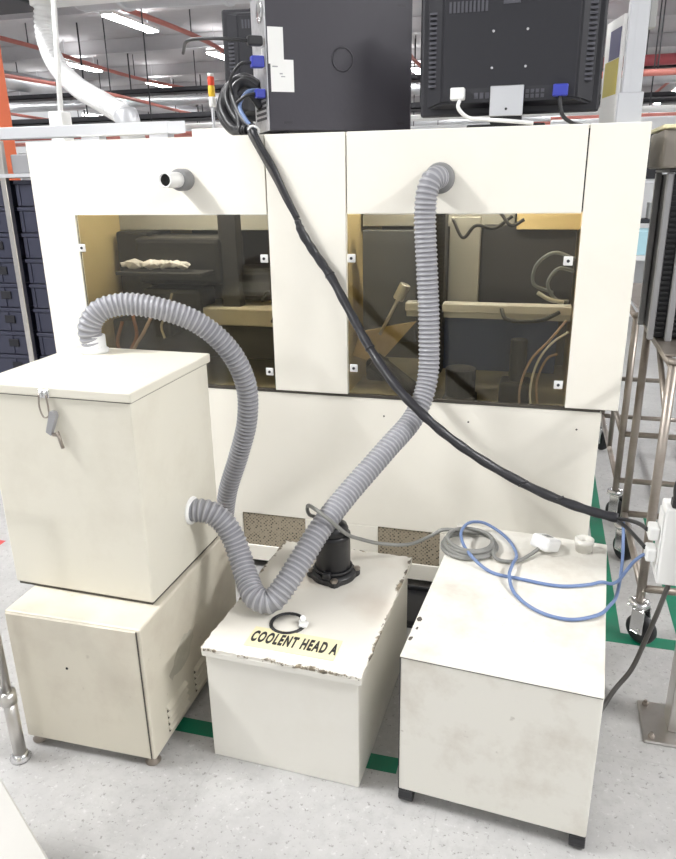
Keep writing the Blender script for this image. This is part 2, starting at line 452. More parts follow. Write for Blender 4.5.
obj('hose_port', b, M['collar'], mc)
for x in (-1.28, -.26):
    b = nb(); cyl(b, (x-.28, .20, 1.595), (x+.28, .20, 1.595), .013, 12); obj('fill_tube', b, M['fill_glow'], mc)  # added glowing tubes to brighten the interior, no known lamp there
# --- interior, left window
panel('inner_side_lining', -1.80, -1.62, .86, .87, .70, 1.6, M['ochre'], 0)
panel('inner_side_lining', -1.795, -1.785, .05, .86, .70, 1.6, M['ochre'], 0)
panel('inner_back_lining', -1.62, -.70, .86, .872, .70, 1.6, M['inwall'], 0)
panel('inner_header', -1.79, -.72, .50, .53, 1.30, 1.60, M['greypanel'])
b = nb(); box(b, -1.60, -1.22, .28, .55, 1.10, 1.285, .02); box(b, -1.56, -1.30, .24, .40, .96, 1.09, .02); box(b, -1.75, -1.60, .40, .62, .96, 1.30, .01)
box(b, -1.22, -1.02, .34, .55, 1.05, 1.16, .02); box(b, -1.50, -1.42, .20, .30, .90, 1.0, .01)
obj('spindle_carriage', b, M['magblack'], mc)
panel('upright', -1.23, -1.155, .30, .36, .98, 1.38, M['dark'])
b = nb(); box(b, -1.52, -.75, .26, .48, .945, 1.015, .006); obj('cross_beam', b, M['beam'], mc)
b = nb(); box(b, -1.75, -.72, .30, .60, .80, .944, .01); obj('drive_housing', b, M['dark'], mc)
b = nb()
for i in range(16):
    px = -1.60 + i*.0175
    s = random.uniform(.016, .034)
    r_ = bmesh.ops.create_icosphere(b, subdivisions=1, radius=s)
    for v in r_['verts']:
        v.co = Vector((px + v.co.x*1.3 + random.uniform(-.004, .004), .22 + v.co.y, 1.182 + random.uniform(0, .012) + v.co.z*.55))
obj('crumpled_sheet', b, M['paper'], mc, label='crumpled pale plastic lying on the carriage')
panel('carriage_shelf', -1.62, -1.25, .16, .30, 1.150, 1.163, M['dark'])
for i, (pts, m_) in enumerate([
    ([(-1.60, .14, .97), (-1.62, .12, .88), (-1.58, .12, .80), (-1.56, .14, .71)], 'copper'),
    ([(-1.55, .14, 1.0), (-1.53, .12, .92), (-1.57, .12, .84), (-1.56, .14, .71)], 'copper'),
    ([(-1.47, .14, .99), (-1.50, .12, .93), (-1.55, .12, .86), (-1.58, .14, .72)], 'cablepink'),
    ([(-1.40, .2, 1.08), (-1.42, .18, 1.0), (-1.45, .18, .95), (-1.44, .18, .90)], 'beam'),
    ([(-1.02, .2, 1.06), (-.98, .17, 1.10), (-.95, .17, 1.04), (-.98, .19, .98)], 'dark')]):
    b = nb(); tube(b, pts, .007 if i < 3 else .005, 8); obj('inner_cable', b, M[m_], mc)
# --- interior, right window
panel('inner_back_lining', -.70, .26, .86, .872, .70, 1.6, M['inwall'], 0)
panel('divider', -.70, -.69, .05, .86, .70, 1.6, M['ochre'], 0)
panel('inner_header', -.68, -.10, .45, .48, 1.32, 1.60, M['greypanel'])
panel('inner_header', -.09, .25, .36, .40, 1.315, 1.60, M['ochre'])
panel('slate_cover', -.645, -.44, .30, .34, .90, 1.315, M['slate'])
panel('upright', -.405, -.33, .24, .32, .80, 1.40, M['dark'])
panel('grey_panel', -.325, -.215, .33, .37, .78, 1.36, M['greypanel'])  # grey panel stands in for a reflection on the window pane
panel('dark_cover', -.21, .12, .38, .42, 1.03, 1.33, M['dark'])
b = nb(); box(b, -.47, .12, .24, .30, 1.030, 1.062, .004); box(b, -.47, .12, .27, .31, 1.005, 1.029, .003); obj('guide_rail', b, M['railgrey'], mc)
panel('navy_cover', -.37, .08, .31, .35, .80, 1.004, M['navy'])
panel('inner_wall', .13, .14, .05, .80, .70, 1.5, M['tan'], 0)
b = nb(); prism(b, [(-.66, .865), (-.56, .835), (-.42, 1.0), (-.50, .985), (-.63, .955)], .19, .205, Matrix(((1, 0, 0, 0), (0, 0, 1, 0), (0, 1, 0, 0), (0, 0, 0, 1))))
obj('tan_bracket', b, M['tan'], mc)
b = nb(); tube(b, [(-.548, .16, .955), (-.475, .16, 1.10)], .006, 10); cyl(b, (-.482, .16, 1.085), (-.455, .16, 1.14), .02, 14); obj('tool_rod', b, M['alu'], mc)
b = nb(); box(b, -.60, -.52, .14, .22, .78, .86, .015); cyl(b, (-.57, .15, .86), (-.42, .17, .74), .035, 16); obj('drive_motor', b, M['black'], mc)
b = nb(); cyl(b, (-.25, .18, .702), (-.25, .18, .84), .055, 20); box(b, -.31, -.19, .12, .24, .702, .74, .01); obj('drive_motor', b, M['dark'], mc)
b = nb(); box(b, -.11, .0, .15, .26, .702, .80, .012); cyl(b, (-.05, .2, .80), (-.05, .2, .95), .03, 18); obj('drive_motor', b, M['black'], mc)
for pts, m_, r_ in [
    ([(-.03, .1, .705), (-.035, .1, .80), (-.005, .1, .90), (.05, .1, .97), (.10, .1, 1.04)], 'cablepink', .0042),
    ([(.01, .1, .705), (.0, .1, .80), (.02, .1, .90), (.06, .11, .96), (.11, .11, 1.0)], 'plug', .004),
    ([(.035, .11, .705), (.02, .11, .82), (.05, .1, .91), (.08, .12, .92)], 'cablepink', .004),
    ([(.11, .12, 1.24), (.04, .1, 1.26), (-.01, .1, 1.22), (-.015, .1, 1.16), (.05, .11, 1.13)], 'cableblue', .0055),
    ([(.11, .12, 1.2), (.06, .1, 1.21), (.03, .1, 1.16), (.06, .1, 1.11), (.10, .12, 1.10)], 'cableblue', .0055),
    ([(.0, .1, 1.13), (.04, .09, 1.11), (.085, .1, 1.10)], 'plug', .007),
    ([(-.12, .23, 1.05), (-.10, .2, 1.02), (.02, .2, 1.02), (.08, .2, 1.05)], 'black', .007),
    ([(-.30, .2, 1.36), (-.26, .18, 1.30), (-.22, .18, 1.34), (-.16, .2, 1.33), (-.10, .2, 1.37)], 'black', .006),
    ([(-.14, .2, 1.38), (-.10, .18, 1.34), (-.06, .18, 1.36)], 'dark', .006)]:
    b = nb(); tube(b, pts, r_, 8); obj('inner_cable', b, M[m_], mc)

# ------------------------------------------------------------------ upper left box (dust collector) on low cabinet
LBX, LBY, LBR = -1.1001, -1.0567, .0124
low = thing('lower_cabinet', 'low cream cabinet with side louvres, carrying the tall lidded box at left', 'cabinet', (LBX, LBY, 0), LBR)
W2 = .20; LD = .60
b = nb(); box(b, -W2, W2, .004, LD, .025, .4364, .006); obj('body', b, M['boxlow'], low, True)
b = nb(); box(b, -W2+.004, W2-.012, 0, .006, .03, .431, .002, 1); obj('front_panel', b, M['boxlow'], low, True)
b = nb(); box(b, W2-.0118, W2-.0098, .0005, .005, .03, .431); obj('panel_seam', b, M['seam'], low, True)
b = nb(); cyl(b, (-.03, -.001, .285), (-.03, .002, .285), .004, 10); obj('plug_hole', b, M['hole'], low, True)
for k, y0 in enumerate((.085, .255)):
    b = nb()
    for i in range(4):
        z = .060 + i*.022
        prism(b, [(W2, z), (W2+.010, z-.003), (W2+.0105, z), (W2, z+.009)], y0, y0+.115, Matrix(((1, 0, 0, 0), (0, 0, 1, 0), (0, 1, 0, 0), (0, 0, 0, 1))))
    lv = obj('louvre_set', b, M['boxlow'], low, True)
    b = nb()
    for i in range(4):
        z = .060 + i*.022; box(b, W2, W2+.0008, y0+.002, y0+.113, z-.0125, z-.0005)  # dark strips between the louvre blades
    obj('louvre_slots', b, M['slotdark'], lv, True)
b = nb()
pts = [(.20 + .075*math.cos(a)*random.uniform(.7, 1.2) + .05*math.sin(a), .225 + .05*math.sin(a)*random.uniform(.6, 1.2)) for a in [2*PI*k/22 for k in range(22)]]
prism(b, pts, 0, .0004, Matrix(((0, 0, 1, W2), (1, 0, 0, 0), (0, 1, 0, 0), (0, 0, 0, 1)))); obj('grease_smear', b, M['smear'], low, True)
for sx in (-1, 1):
    for y in (.026, LD-.07):
        b = nb(); lathe(b, [(0, 0), (.02, 0), (.022, .004), (.014, .012), (.012, .025), (0, .025)], 16, (sx*(W2-.022), y, 0)); obj('foot', b, M['dullsteel'], low, True)

UBX, UBY, UBR = -1.1376, -.9376, -.0228
ub = thing('dust_collector', 'tall cream box with hinged lid and hanging latch, standing on the low left cabinet', 'box', (UBX, UBY, .4364), UBR)
uw, ud, uh = .2172, .4084, 1.0268-.4364
b = nb(); box(b, -uw, uw, 0, ud, .008, uh-.012, .006); obj('body', b, M['box'], ub, True)
b = nb(); box(b, -uw+.006, uw-.006, .006, ud-.01, 0, .0079); obj('base_gap', b, M['seam'], ub, True)  # dark strip filling the gap below the body
b = nb(); box(b, -uw-.008, uw+.008, -.008, ud+.008, uh-.026, uh, .004); obj('lid', b, M['box'], ub, True)
b = nb(); box(b, -uw-.001, uw+.001, -.001, ud+.001, uh-.0290, uh-.0262); obj('lid_gap', b, M['seam'], ub, True)  # dark line set in the gap between lid and body
lx = -.018
b = nb(); box(b, lx-.014, lx+.014, -.011, -.008, uh-.028, uh-.006, .001, 1); box(b, lx-.010, lx-.004, -.016, -.011, uh-.028, uh-.010, .001, 1); box(b, lx+.004, lx+.010, -.016, -.011, uh-.028, uh-.010, .001, 1)
la = obj('latch_hook', b, M['chrome'], ub, True)
b = nb(); tube(b, [(lx-.010, -.016, uh-.018), (lx-.013, -.017, uh-.05), (lx-.004, -.017, uh-.076), (lx+.010, -.017, uh-.072), (lx+.013, -.017, uh-.05), (lx+.010, -.016, uh-.018)], .0022, 8); obj('latch_ring', b, M['dullsteel'], la, True)
b = nb(); prism(b, [(-.007, -.033), (.008, -.036), (.011, .022), (.003, .030), (-.009, .026)], 0, .012, Matrix.Translation((lx+.016, -.021+.012, uh-.086)) @ Matrix.Rotation(.38, 4, 'Y') @ Matrix(((1, 0, 0, 0), (0, 0, -1, 0), (0, 1, 0, 0), (0, 0, 0, 1)))); obj('latch_lever', b, M['maggrey'], la, True)
b = nb(); tube(b, [(lx+.026, -.014, uh-.112), (lx+.036, -.014, uh-.156)], .0045, 8); box(b, lx+.010, lx+.026, -.017, -.011, uh-.126, uh-.116, .002, 1); obj('latch_tongue', b, M['dullsteel'], la, True)
b = nb(); lathe(b, [(.026, 0), (.040, 0), (.040, .010), (.034, .012), (.034, .05), (.026, .05)], 24, (-1.247, -.581, 1.0268)); obj('lid_collar', b, M['pvc'], ub)
b = nb(); lathe(b, [(.026, 0), (.041, 0), (.041, .010), (.036, .014), (.026, .014)], 24, (-.9215, -.70, .604), Matrix.Rotation(PI/2, 4, 'Y')); obj('side_collar', b, M['pvc'], ub)

# ------------------------------------------------------------------ middle tank with pump
tk = thing('coolant_tank', 'low white coolant tank with flaking lid edges, between the two bigger boxes', 'tank', (-.5596, -.9724, 0), -.0344)
tw, td, th = .2053, .5845, .3567
b = nb(); box(b, -tw-.005, tw, 0, td, 0, th-.028, .003); obj('body', b, M['tank'], tk, True)
b = nb(); box(b, -tw-.011, tw+.011, -.011, td+.011, th-.0275, th-.0075, .003, 1); obj('rim', b, M['tank'], tk, True)
b = nb()
xs = [-tw-.012 + i*(2*tw+.024)/40 for i in range(41)]; 
poly = [(x, -.012 + random.uniform(-.003, .003)) for x in xs] + [(tw+.012+random.uniform(-.003, .002), y*td/30) for y in range(1, 30)] + [(x, td+.012+random.uniform(-.003, .002)) for x in xs[::-1]] + [(-tw-.012+random.uniform(-.002, .003), y*td/30) for y in range(29, 0, -1)]
prism(b, poly, th-.0073, th); obj('lid', b, M['lid'], tk, True)
b = nb(); ring(b, (-.59, -.822, th+.001), .046, .005, (0, 0, 1), 28); hr = obj('hole_rim', b, M['black'], tk)
b = nb(); lathe(b, [(.0, .0012), (.041, .0012), (.041, .0006), (0, .0006)], 28, (-.59, -.822, th)); obj('filler_plate', b, M['lid'], tk)
b = nb(); tube(b, [(-.555, -.812, th+.004), (-.548, -.815, th+.016), (-.545, -.825, th+.028)], .008, 10); box(b, -.556, -.532, -.836, -.812, th+.002, th+.012, .003, 1); obj('filler_clip', b, M['plug'], tk)
# label plate
lp = math.radians(-1.5)
b = nb(); box(b, -.122, .122, -.042, .042, 0, .0016, 0, 1, Matrix.Translation((-.548, -.901, th+.0003)) @ Matrix.Rotation(lp, 4, 'Z'))
pl = obj('label_plate', b, M['cream'], tk, label='cream label plate lettered COOLENT HEAD A')
imat = inv_world(tk)
loc = imat @ Vector((-.546, -.902, th+.0022))
text_mesh('lettering', 'COOLENT HEAD A', .060, M['ink'], pl, loc, lp+.0344, .385, .0024)

pm = thing('coolant_pump', 'black cylindrical pump with flange, standing on the middle tank lid', 'pump', (-.538, -.545, th), .3)
b = nb()
pts = []
for k in range(48):
    a = 2*PI*k/48; r_ = .068 + .013*max(0, math.cos(4*a))**3
    pts.append((r_*math.cos(a), r_*math.sin(a)))
prism(b, pts, 0, .016); lathe(b, [(.069, .016), (.064, .022), (.056, .024), (0, .024)], 32); obj('flange', b, M['black'], pm, True)
b = nb(); lathe(b, [(.052, .022), (.052, .13), (.0535, .132), (.0535, .142), (.050, .146), (0, .146)], 32)
obj('motor_housing', b, M['blackm'], pm, True)
b = nb(); lathe(b, [(.047, .146), (.047, .16), (.042, .172), (.028, .178), (0, .178)], 32); obj('fan_cover', b, M['blackm'], pm, True)
b = nb(); box(b, -.03, .03, .045, .075, .06, .12, .006); obj('terminal_box', b, M['black'], pm, True)
for k in range(4):
    a = PI/2*k; c, s = .071*math.cos(a), .071*math.sin(a)
    b = nb(); lathe(b, [(0, .016), (.011, .016), (.011, .024), (.006, .026), (0, .026)], 6, (c, s, 0), None, False); obj('flange_bolt', b, M['dullsteel'], pm, True)
b = nb(); ring(b, (0, 0, .031), .056, .004, (0, 0, 1), 28); box(b, -.012, .012, -.072, -.052, .022, .042, .003, 1, Matrix.Rotation(-.35, 4, 'Z')); obj('clamp_band', b, M['black'], pm, True)

# ------------------------------------------------------------------ right cabinet
rc = thing('equipment_cabinet', 'large white equipment box on black castors, right of the labelled tank', 'cabinet', (-.0239, -1.0154, 0), -.079)
rw, rd, z0, z1 = .2252, .7178, .055, .442
b = nb(); box(b, -rw, rw, .002, rd, z0-.012, z1-.004, .004); obj('body', b, M['cab'], rc, True)
b = nb(); box(b, -rw-.001, rw+.001, 0, rd+.001, z1-.0035, z1, .0015, 1); obj('top_plate', b, M['cab'], rc, True)
b = nb(); box(b, -rw+.001, rw-.001, .0012, .004, z1-.0052, z1-.0034); obj('top_seam', b, M['seam'], rc, True)
b = nb(); box(b, -rw-.0006, -rw+.001, .0015, .004, z0-.012, z1-.006); obj('edge_seam', b, M['dark'], rc, True)
for sx in (-1, 1):
    for y in (.020, rd-.06):
        c = (sx*(rw-.018), y)
        b = nb(); cyl(b, (c[0]-.018, c[1], .0205), (c[0]+.018, c[1], .0205), .0205, 20); box(b, c[0]-.0175, c[0]+.0175, c[1]-.0175, c[1]+.026, .034, .0425, .002, 1)
        box(b, c[0]-.018, c[0]-.013, c[1]-.014, c[1]+.014, .01, .036, .001, 1); box(b, c[0]+.013, c[0]+.018, c[1]-.014, c[1]+.014, .01, .036, .001, 1)
        obj('castor', b, M['black'], rc, True)
b = nb(); lathe(b, [(.019, 0), (.024, 0), (.024, .024), (.0275, .025), (.0275, .038), (.024, .040), (.019, .040), (.019, 0)], 24, (.188, -.372, z1)); ps = obj('pipe_stub', b, M['tank'], rc)
b = nb(); lathe(b, [(0, .002), (.019, .002), (.019, .003), (0, .003)], 20, (.188, -.372, z1)); obj('stub_bore', b, M['hole'], ps)
b = nb()
for x, y, s in ((-.217, .16, 1.), (-.219, .075, .8), (-.214, .12, .5)):
    pts = [(x + s*random.uniform(.004, .008)*math.cos(a), y + s*random.uniform(.008, .017)*math.sin(a)) for a in [2*PI*k/10 for k in range(10)]]
    prism(b, pts, z1, z1+.0004)
obj('paint_chip', b, M['seam'], rc, True)

b = nb(); box(b, -.47, -.205, -.255, -.02, 0, .012, .003, 1); box(b, -.47, -.205, -.255, -.247, .012, .03, .002, 1); box(b, -.47, -.205, -.028, -.02, .012, .03, .002, 1); box(b, -.47, -.462, -.247, -.028, .012, .03); box(b, -.213, -.205, -.247, -.028, .012, .03)
tag(obj('drip_tray', b, M['black']), 'black drip tray on the floor at the machine foot, seen between tank and right box', 'tray')

# ------------------------------------------------------------------ hoses
b = nb(); hose(b, [(-1.247, -.581, 1.045), (-1.250, -.590, 1.10), (-1.222, -.575, 1.146), (-1.165, -.54, 1.163), (-1.065, -.50, 1.146), (-.968, -.45, 1.096), (-.898, -.40, 1.005), (-.868, -.36, .888), (-.884, -.33, .76), (-.935, -.30, .621), (-.998, -.27, .472), (-1.035, -.24, .34), (-1.06, -.22, .20), (-1.075, -.19, .11), (-1.11, -.13, .07), (-1.16, -.08, .066)], .0325)
h1 = tag(hose_obj('corrugated_hose', b, M['hose'], M['rib']), 'grey corrugated hose arching from the top of the tall left box down behind it', 'hose', 'grey corrugated hoses')
b = nb(); cyl(b, (-1.20, .0115, .066), (-1.15, -.09, .066), .027, 20); obj('end_cuff', b, M['collar'], h1)
b = nb(); hose(b, [(-.322, -.022, 1.495), (-.326, -.05, 1.497), (-.338, -.075, 1.487), (-.348, -.09, 1.455), (-.352, -.095, 1.388), (-.341, -.10, 1.222), (-.328, -.11, 1.032), (-.326, -.135, .873), (-.353, -.20, .773), (-.420, -.34, .698), (-.506, -.50, .606), (-.556, -.62, .544), (-.588, -.70, .486), (-.618, -.762, .435), (-.648, -.795, .402), (-.690, -.793, .405), (-.735, -.745, .428), (-.775, -.70, .480), (-.803, -.685, .535), (-.835, -.685, .580), (-.872, -.692, .602), (-.915, -.70, .604)], .0335)
tag(hose_obj('corrugated_hose', b, M['hose'], M['rib']), 'long grey corrugated hose dropping past the right window and bending on the tank lid', 'hose', 'grey corrugated hoses')

# ------------------------------------------------------------------ cables
cb = thing('cable_bundle', 'thick black sheathed cable bundle running diagonally across the machine front', 'cable', (-.9, .0, 1.64))
b = nb()
tube(b, [(-.790, -.028, 1.372), (-.777, -.028, 1.335), (-.735, -.028, 1.268), (-.677, -.04, 1.193), (-.596, -.09, 1.08), (-.514, -.15, .975), (-.414, -.23, .878), (-.325, -.275, .808), (-.229, -.28, .732), (-.104, -.26, .645), (.068, -.26, .564), (.204, -.27, .526), (.285, -.28, .515)], .0195, 14, 12,
     radii=lambda i, L: .0148 + .001*math.sin(i*.9) - (.005*max(0, 1-i/12)))
sh = obj('sheath', b, M['rubber'], cb)
b = nb()
for p in ((-.677, -.04, 1.193), (-.514, -.15, .975), (.0, -.262, .593), (.11, -.262, .552)):
    ring(b, p, .0150, .003, (.5, -.3, -.6), 18, 6)
obj('tape_wrap', b, M['black'], sh)
for pts, r_, m_ in [
    ([(-.948, .012, 1.655), (-.935, -.012, 1.645), (-.91, -.016, 1.60), (-.875, -.017, 1.545), (-.84, -.018, 1.47), (-.79, -.026, 1.375)], .0105, 'rubber'),
    ([(-.958, .012, 1.655), (-.947, -.013, 1.64), (-.918, -.016, 1.59), (-.865, -.017, 1.50), (-.82, -.02, 1.42), (-.785, -.03, 1.360)], .0085, 'dgreycab'),
    ([(-.965, .015, 1.655), (-.952, -.010, 1.65), (-.925, -.012, 1.61), (-.882, -.013, 1.53), (-.835, -.018, 1.44), (-.79, -.03, 1.37)], .0075, 'black'),
    ([(.28, -.28, .515), (.31, -.33, .535), (.328, -.40, .56), (.339, -.462, .575)], .006, 'black'),
    ([(.28, -.28, .512), (.31, -.34, .51), (.328, -.41, .515), (.339, -.462, .52)], .006, 'black')]:
    b = nb(); tube(b, pts, r_, 10); obj('core_cable', b, M[m_], cb)
b = nb(); ring(b, (-.938, -.006, 1.650), .017, .004, (.3, -1, -.5), 16, 6); obj('cable_tie', b, M['plug'], cb)
# loose loops behind the computer, part of the bundle
for k, pts in enumerate([
    [(-.945, .01, 1.655), (-1.0, .05, 1.70), (-1.04, .09, 1.78), (-1.02, .12, 1.81), (-.97, .13, 1.79), (-.955, .125, 1.765)],
    [(-.955, .01, 1.655), (-1.02, .06, 1.69), (-1.07, .10, 1.77), (-1.05, .13, 1.82), (-.98, .14, 1.80), (-.950, .125, 1.775)],
    [(-.965, .01, 1.655), (-1.03, .05, 1.665), (-1.09, .10, 1.74), (-1.07, .14, 1.80), (-1.0, .14, 1.79), (-.955, .13, 1.75)],
    [(-.975, .01, 1.655), (-1.02, .04, 1.66), (-1.075, .08, 1.71), (-1.08, .12, 1.78), (-1.01, .13, 1.82), (-.96, .13, 1.80)],
    [(-.985, .015, 1.655), (-1.04, .06, 1.66), (-1.10, .11, 1.72), (-1.09, .14, 1.79), (-1.03, .15, 1.83), (-.96, .135, 1.80)],
    [(-.995, .02, 1.655), (-1.01, .05, 1.70), (-1.035, .08, 1.75), (-1.0, .11, 1.78), (-.955, .12, 1.73)]]):
    b = nb(); tube(b, pts, .013 if k % 2 else .016, 10); obj('cable_loop', b, M['black'], cb)
b = nb(); tube(b, [(-.94, .005, 1.655), (-.975, .02, 1.69), (-1.005, .05, 1.735), (-.985, .07, 1.775), (-.96, .11, 1.785)], .0065, 8); obj('cable_loop', b, M['bluecab'], cb, label='blue-grey cable in the black loops')

# pump cable and plug
pc = thing('pump_power_cable', 'grey cable from the black pump coiled on the right box, ending in a white plug', 'cable', (-.14, -.44, z1))
coil = []
for k in range(64):
    a = 2*PI*k/16 + .6; R = 1. - .05*(k//16)
    coil.append((-.142 + (.085*R)*math.cos(a) + .006*math.sin(k*.37), -.435 + (.083*R)*math.sin(a), z1 + .007 + .0075*(k//16) + .002*math.sin(a*1.5)))
b = nb(); tube(b, [(-.540, -.478, .445), (-.585, -.47, .50), (-.618, -.515, .535), (-.607, -.565, .590), (-.566, -.625, .612), (-.525, -.64, .595), (-.487, -.58, .52), (-.462, -.51, .47), (-.41, -.46, .435), (-.325, -.41, .418), (-.26, -.40, .452), (-.225, -.40, .475)] + coil[2:], .0058, 10, 8); obj('cord', b, M['greycab'], pc)
b = nb(); tube(b, [coil[-1], (-.06, -.50, z1+.010), (-.005, -.50, z1+.008), (.035, -.455, z1+.010), (.060, -.425, z1+.02)], .0055, 10); obj('cord_tail', b, M['greycab'], pc)
mt = Matrix.Translation((.078, -.400, z1+.030)) @ Matrix.Rotation(.9, 4, 'Z') @ Matrix.Rotation(.35, 4, 'Y') @ Matrix.Scale(1.25, 4)
b = nb(); box(b, -.027, .027, -.026, .026, -.019, .014, .008, 3, mt); pg = obj('plug', b, M['plug'], pc, label='white three-pin mains plug')
b = nb(); box(b, -.011, .011, -.009, .009, .0141, .0147, 0, 1, mt); obj('plug_fuse_cover', b, M['greycab'], pg)
b = nb()
for dx, dy in ((.012, 0), (-.008, .012), (-.008, -.012)): box(b, dx-.0035, dx+.0035, dy-.0025, dy+.0025, -.034, -.019, 0, 1, mt @ Matrix.Translation((.027+.0, 0, 0)) @ Matrix.Rotation(-PI/2, 4, 'Y') @ Matrix.Translation((0, 0, .0)) )
bmesh.ops.delete(b, geom=[v for v in b.verts], context='VERTS')
for dy, dz in ((0, .008), (.011, -.006), (-.011, -.006)): box(b, .0265, .042, dy-.0025, dy+.0025, dz-.0035, dz+.0015, 0, 1, mt)
obj('plug_pin', b, M['chrome'], pg)

zc = z1 + .0055
b = nb(); tube(b, [(.338, -.470, .503), (.318, -.462, .475), (.300, -.46, .44), (.280, -.49, .425), (.255, -.53, .432), (.225, -.56, zc+.003), (.195, -.575, zc), (.116, -.602, zc), (.011, -.590, zc), (-.072, -.570, zc), (-.143, -.505, zc+.022), (-.170, -.42, zc+.034), (-.150, -.345, zc+.034), (-.110, -.318, zc+.024), (-.065, -.325, zc+.006), (-.026, -.376, zc), (-.003, -.466, zc+.004), (-.012, -.54, zc+.014), (-.018, -.60, zc+.012), (.0, -.669, zc), (.065, -.742, zc), (.138, -.758, zc), (.205, -.725, zc+.002), (.243, -.64, .43), (.278, -.50, .39), (.298, -.38, .42), (.302, -.31, .47), (.300, -.285, .507)], .0048, 10, 10)
tag(obj('blue_cable', b, M['bluecab']), 'thin blue cable looping over the right box top to the trolley', 'cable')
b = nb(); tube(b, [(.205, -.62, .035), (.245, -.60, .02), (.275, -.53, .02), (.315, -.45, .03), (.355, -.42, .08), (.385, -.40, .17), (.41, -.39, .27), (.425, -.40, .37), (.428, -.428, .43)], .0072, 10, 10)
tag(obj('floor_cable', b, M['dgreycab']), 'dark grey cable curving from behind the right box up to the white socket box', 'cable')

# ------------------------------------------------------------------ socket box on steel post
po = thing('floor_post', 'square steel post with a bolted base plate at the right edge', 'post', (.48, -.54, 0))
b = nb(); box(b, .445, .52, -.577, -.503, .008, 1.0, .004); obj('column', b, M['steel'], po)
b = nb(); box(b, .378, .56, -.63, -.455, 0, .008, .003, 1); obj('base_plate', b, M['steel'], po)
for x, y in ((.398, -.61), (.398, -.475), (.54, -.61), (.54, -.475)):
    b = nb(); lathe(b, [(0, .008), (.009, .008), (.009, .016), (.005, .018), (.005, .024), (0, .024)], 6, (x, y, 0), None, False); obj('anchor_bolt', b, M['dullsteel'], po)
sb = thing('socket_box', 'white power socket box fixed to the steel post at right edge', 'socket', (.42, -.5, .38))
b = nb(); box(b, .372, .50, -.502, -.425, .43, .66, .006); obj('body', b, M['plug'], sb)
b = nb(); box(b, .368, .3715, -.495, -.432, .45, .64, .003, 1); obj('socket_face', b, M['plug'], sb)
for z in (.51, .575):
    b = nb(); box(b, .340, .3675, -.488, -.440, z-.022, z+.018, .006); obj('plug_top', b, M['plug'], sb)
b = nb(); box(b, .385, .42, -.50, -.47, .6605, .685, .004); p_ = obj('cable_gland', b, M['black'], sb)
b = nb(); tube(b, [(.40, -.485, .684), (.396, -.49, .72), (.405, -.50, .77), (.398, -.51, .84), (.397, -.51, .92), (.43, -.51, 1.0)], .013, 12); obj('supply_cable', b, M['black'], p_)

# ------------------------------------------------------------------ floor tape
b = nb(); box(b, -1.0, -.27, -.91, -.855, 0, .001); tag(obj('floor_tape', b, M['green']), 'strip of green floor tape between and under the front boxes', 'tape')
b = nb(); prism(b, [(.305, -.165), (.60, -.165), (.60, .9), (.545, .9), (.545, -.105), (.362, -.105), (.362, 3.), (.305, 3.)], 0, .001); tag(obj('floor_tape', b, M['green']), 'green floor tape outlining the trolley bay at right', 'tape')
b = nb(); box(b, -2.6, -2.2, -.1, -.04, 0, .001); tag(obj('floor_tape', b, M['redtape']), 'red floor tape peeking out left of the tall box', 'tape')

# ------------------------------------------------------------------ computer on the machine
PCR = math.radians(35)
cpt = thing('desktop_computer', 'charcoal tower computer standing on the machine, seen from its side panel', 'computer', (-.901, .045, ZT), PCR)
CL, CWd, CH = .52, .19, .43
b = nb(); box(b, .004, CL, .003, CWd, .012, CH, .006); obj('case', b, M['pc'], cpt, True)
b = nb(); box(b, .004, CL-.008, 0, .0029, .016, CH-.006, .001, 1); sp_ = obj('side_panel', b, M['pc'], cpt, True)
b = nb(); box(b, 0, .0038, .004, CWd-.004, .014, CH-.004, .001, 1); io = obj('rear_panel', b, M['io'], cpt, True)
for x in (.06, CL-.06):
    for y in (.03, CWd-.03):
        b = nb(); cyl(b, (x, y, 0), (x, y, .012), .014); obj('foot', b, M['black'], cpt, True)
b = nb(); ring(b, (.262, -.0003, .235), .036, .003, (0, 1, 0), 32, 6)
obj('round_emblem', b, M['pc2'], sp_, True)
b = nb()
for x, z in ((.05, .035), (CL-.06, .035), (CL-.06, CH-.03)): box(b, x, x+.03, -.0008, 0, z, z+.008)
obj('panel_slot', b, M['pc2'], sp_, True)
b = nb(); box(b, .006, .058, -.0008, 0, .215, .322); s1 = obj('paper_label', b, M['sticker'], sp_, True)
b = nb(); box(b, .012, .090, -.0014, -.0008, .132, .228); s2 = obj('paper_label', b, M['sticker'], sp_, True)
b = nb(); box(b, .018, .036, -.0018, -.0014, .205, .209); box(b, .042, .052, -.0018, -.0014, .184, .188); box(b, .046, .060, -.0018, -.0014, .176, .179); obj('label_print', b, M['stickmark'], s2, True)
b = nb(); lathe(b, [(0, 0), (.034, 0), (.036, .004), (.030, .006), (0, .006)], 24, (0, .06, .375), Matrix.Rotation(-PI/2, 4, 'Y')); obj('fan_grille', b, M['chrome'], io, True)
b = nb()
for i in range(6): box(b, -.002, -.0001, .03, .16, .05+i*.016, .058+i*.016)
obj('slot_cover', b, M['dark'], io, True)
b = nb(); box(b, -.003, -.0001, .02, .055, .205, .265); box(b, -.003, -.0001, .07, .12, .22, .25); obj('port_block', b, M['plug'], io, True)

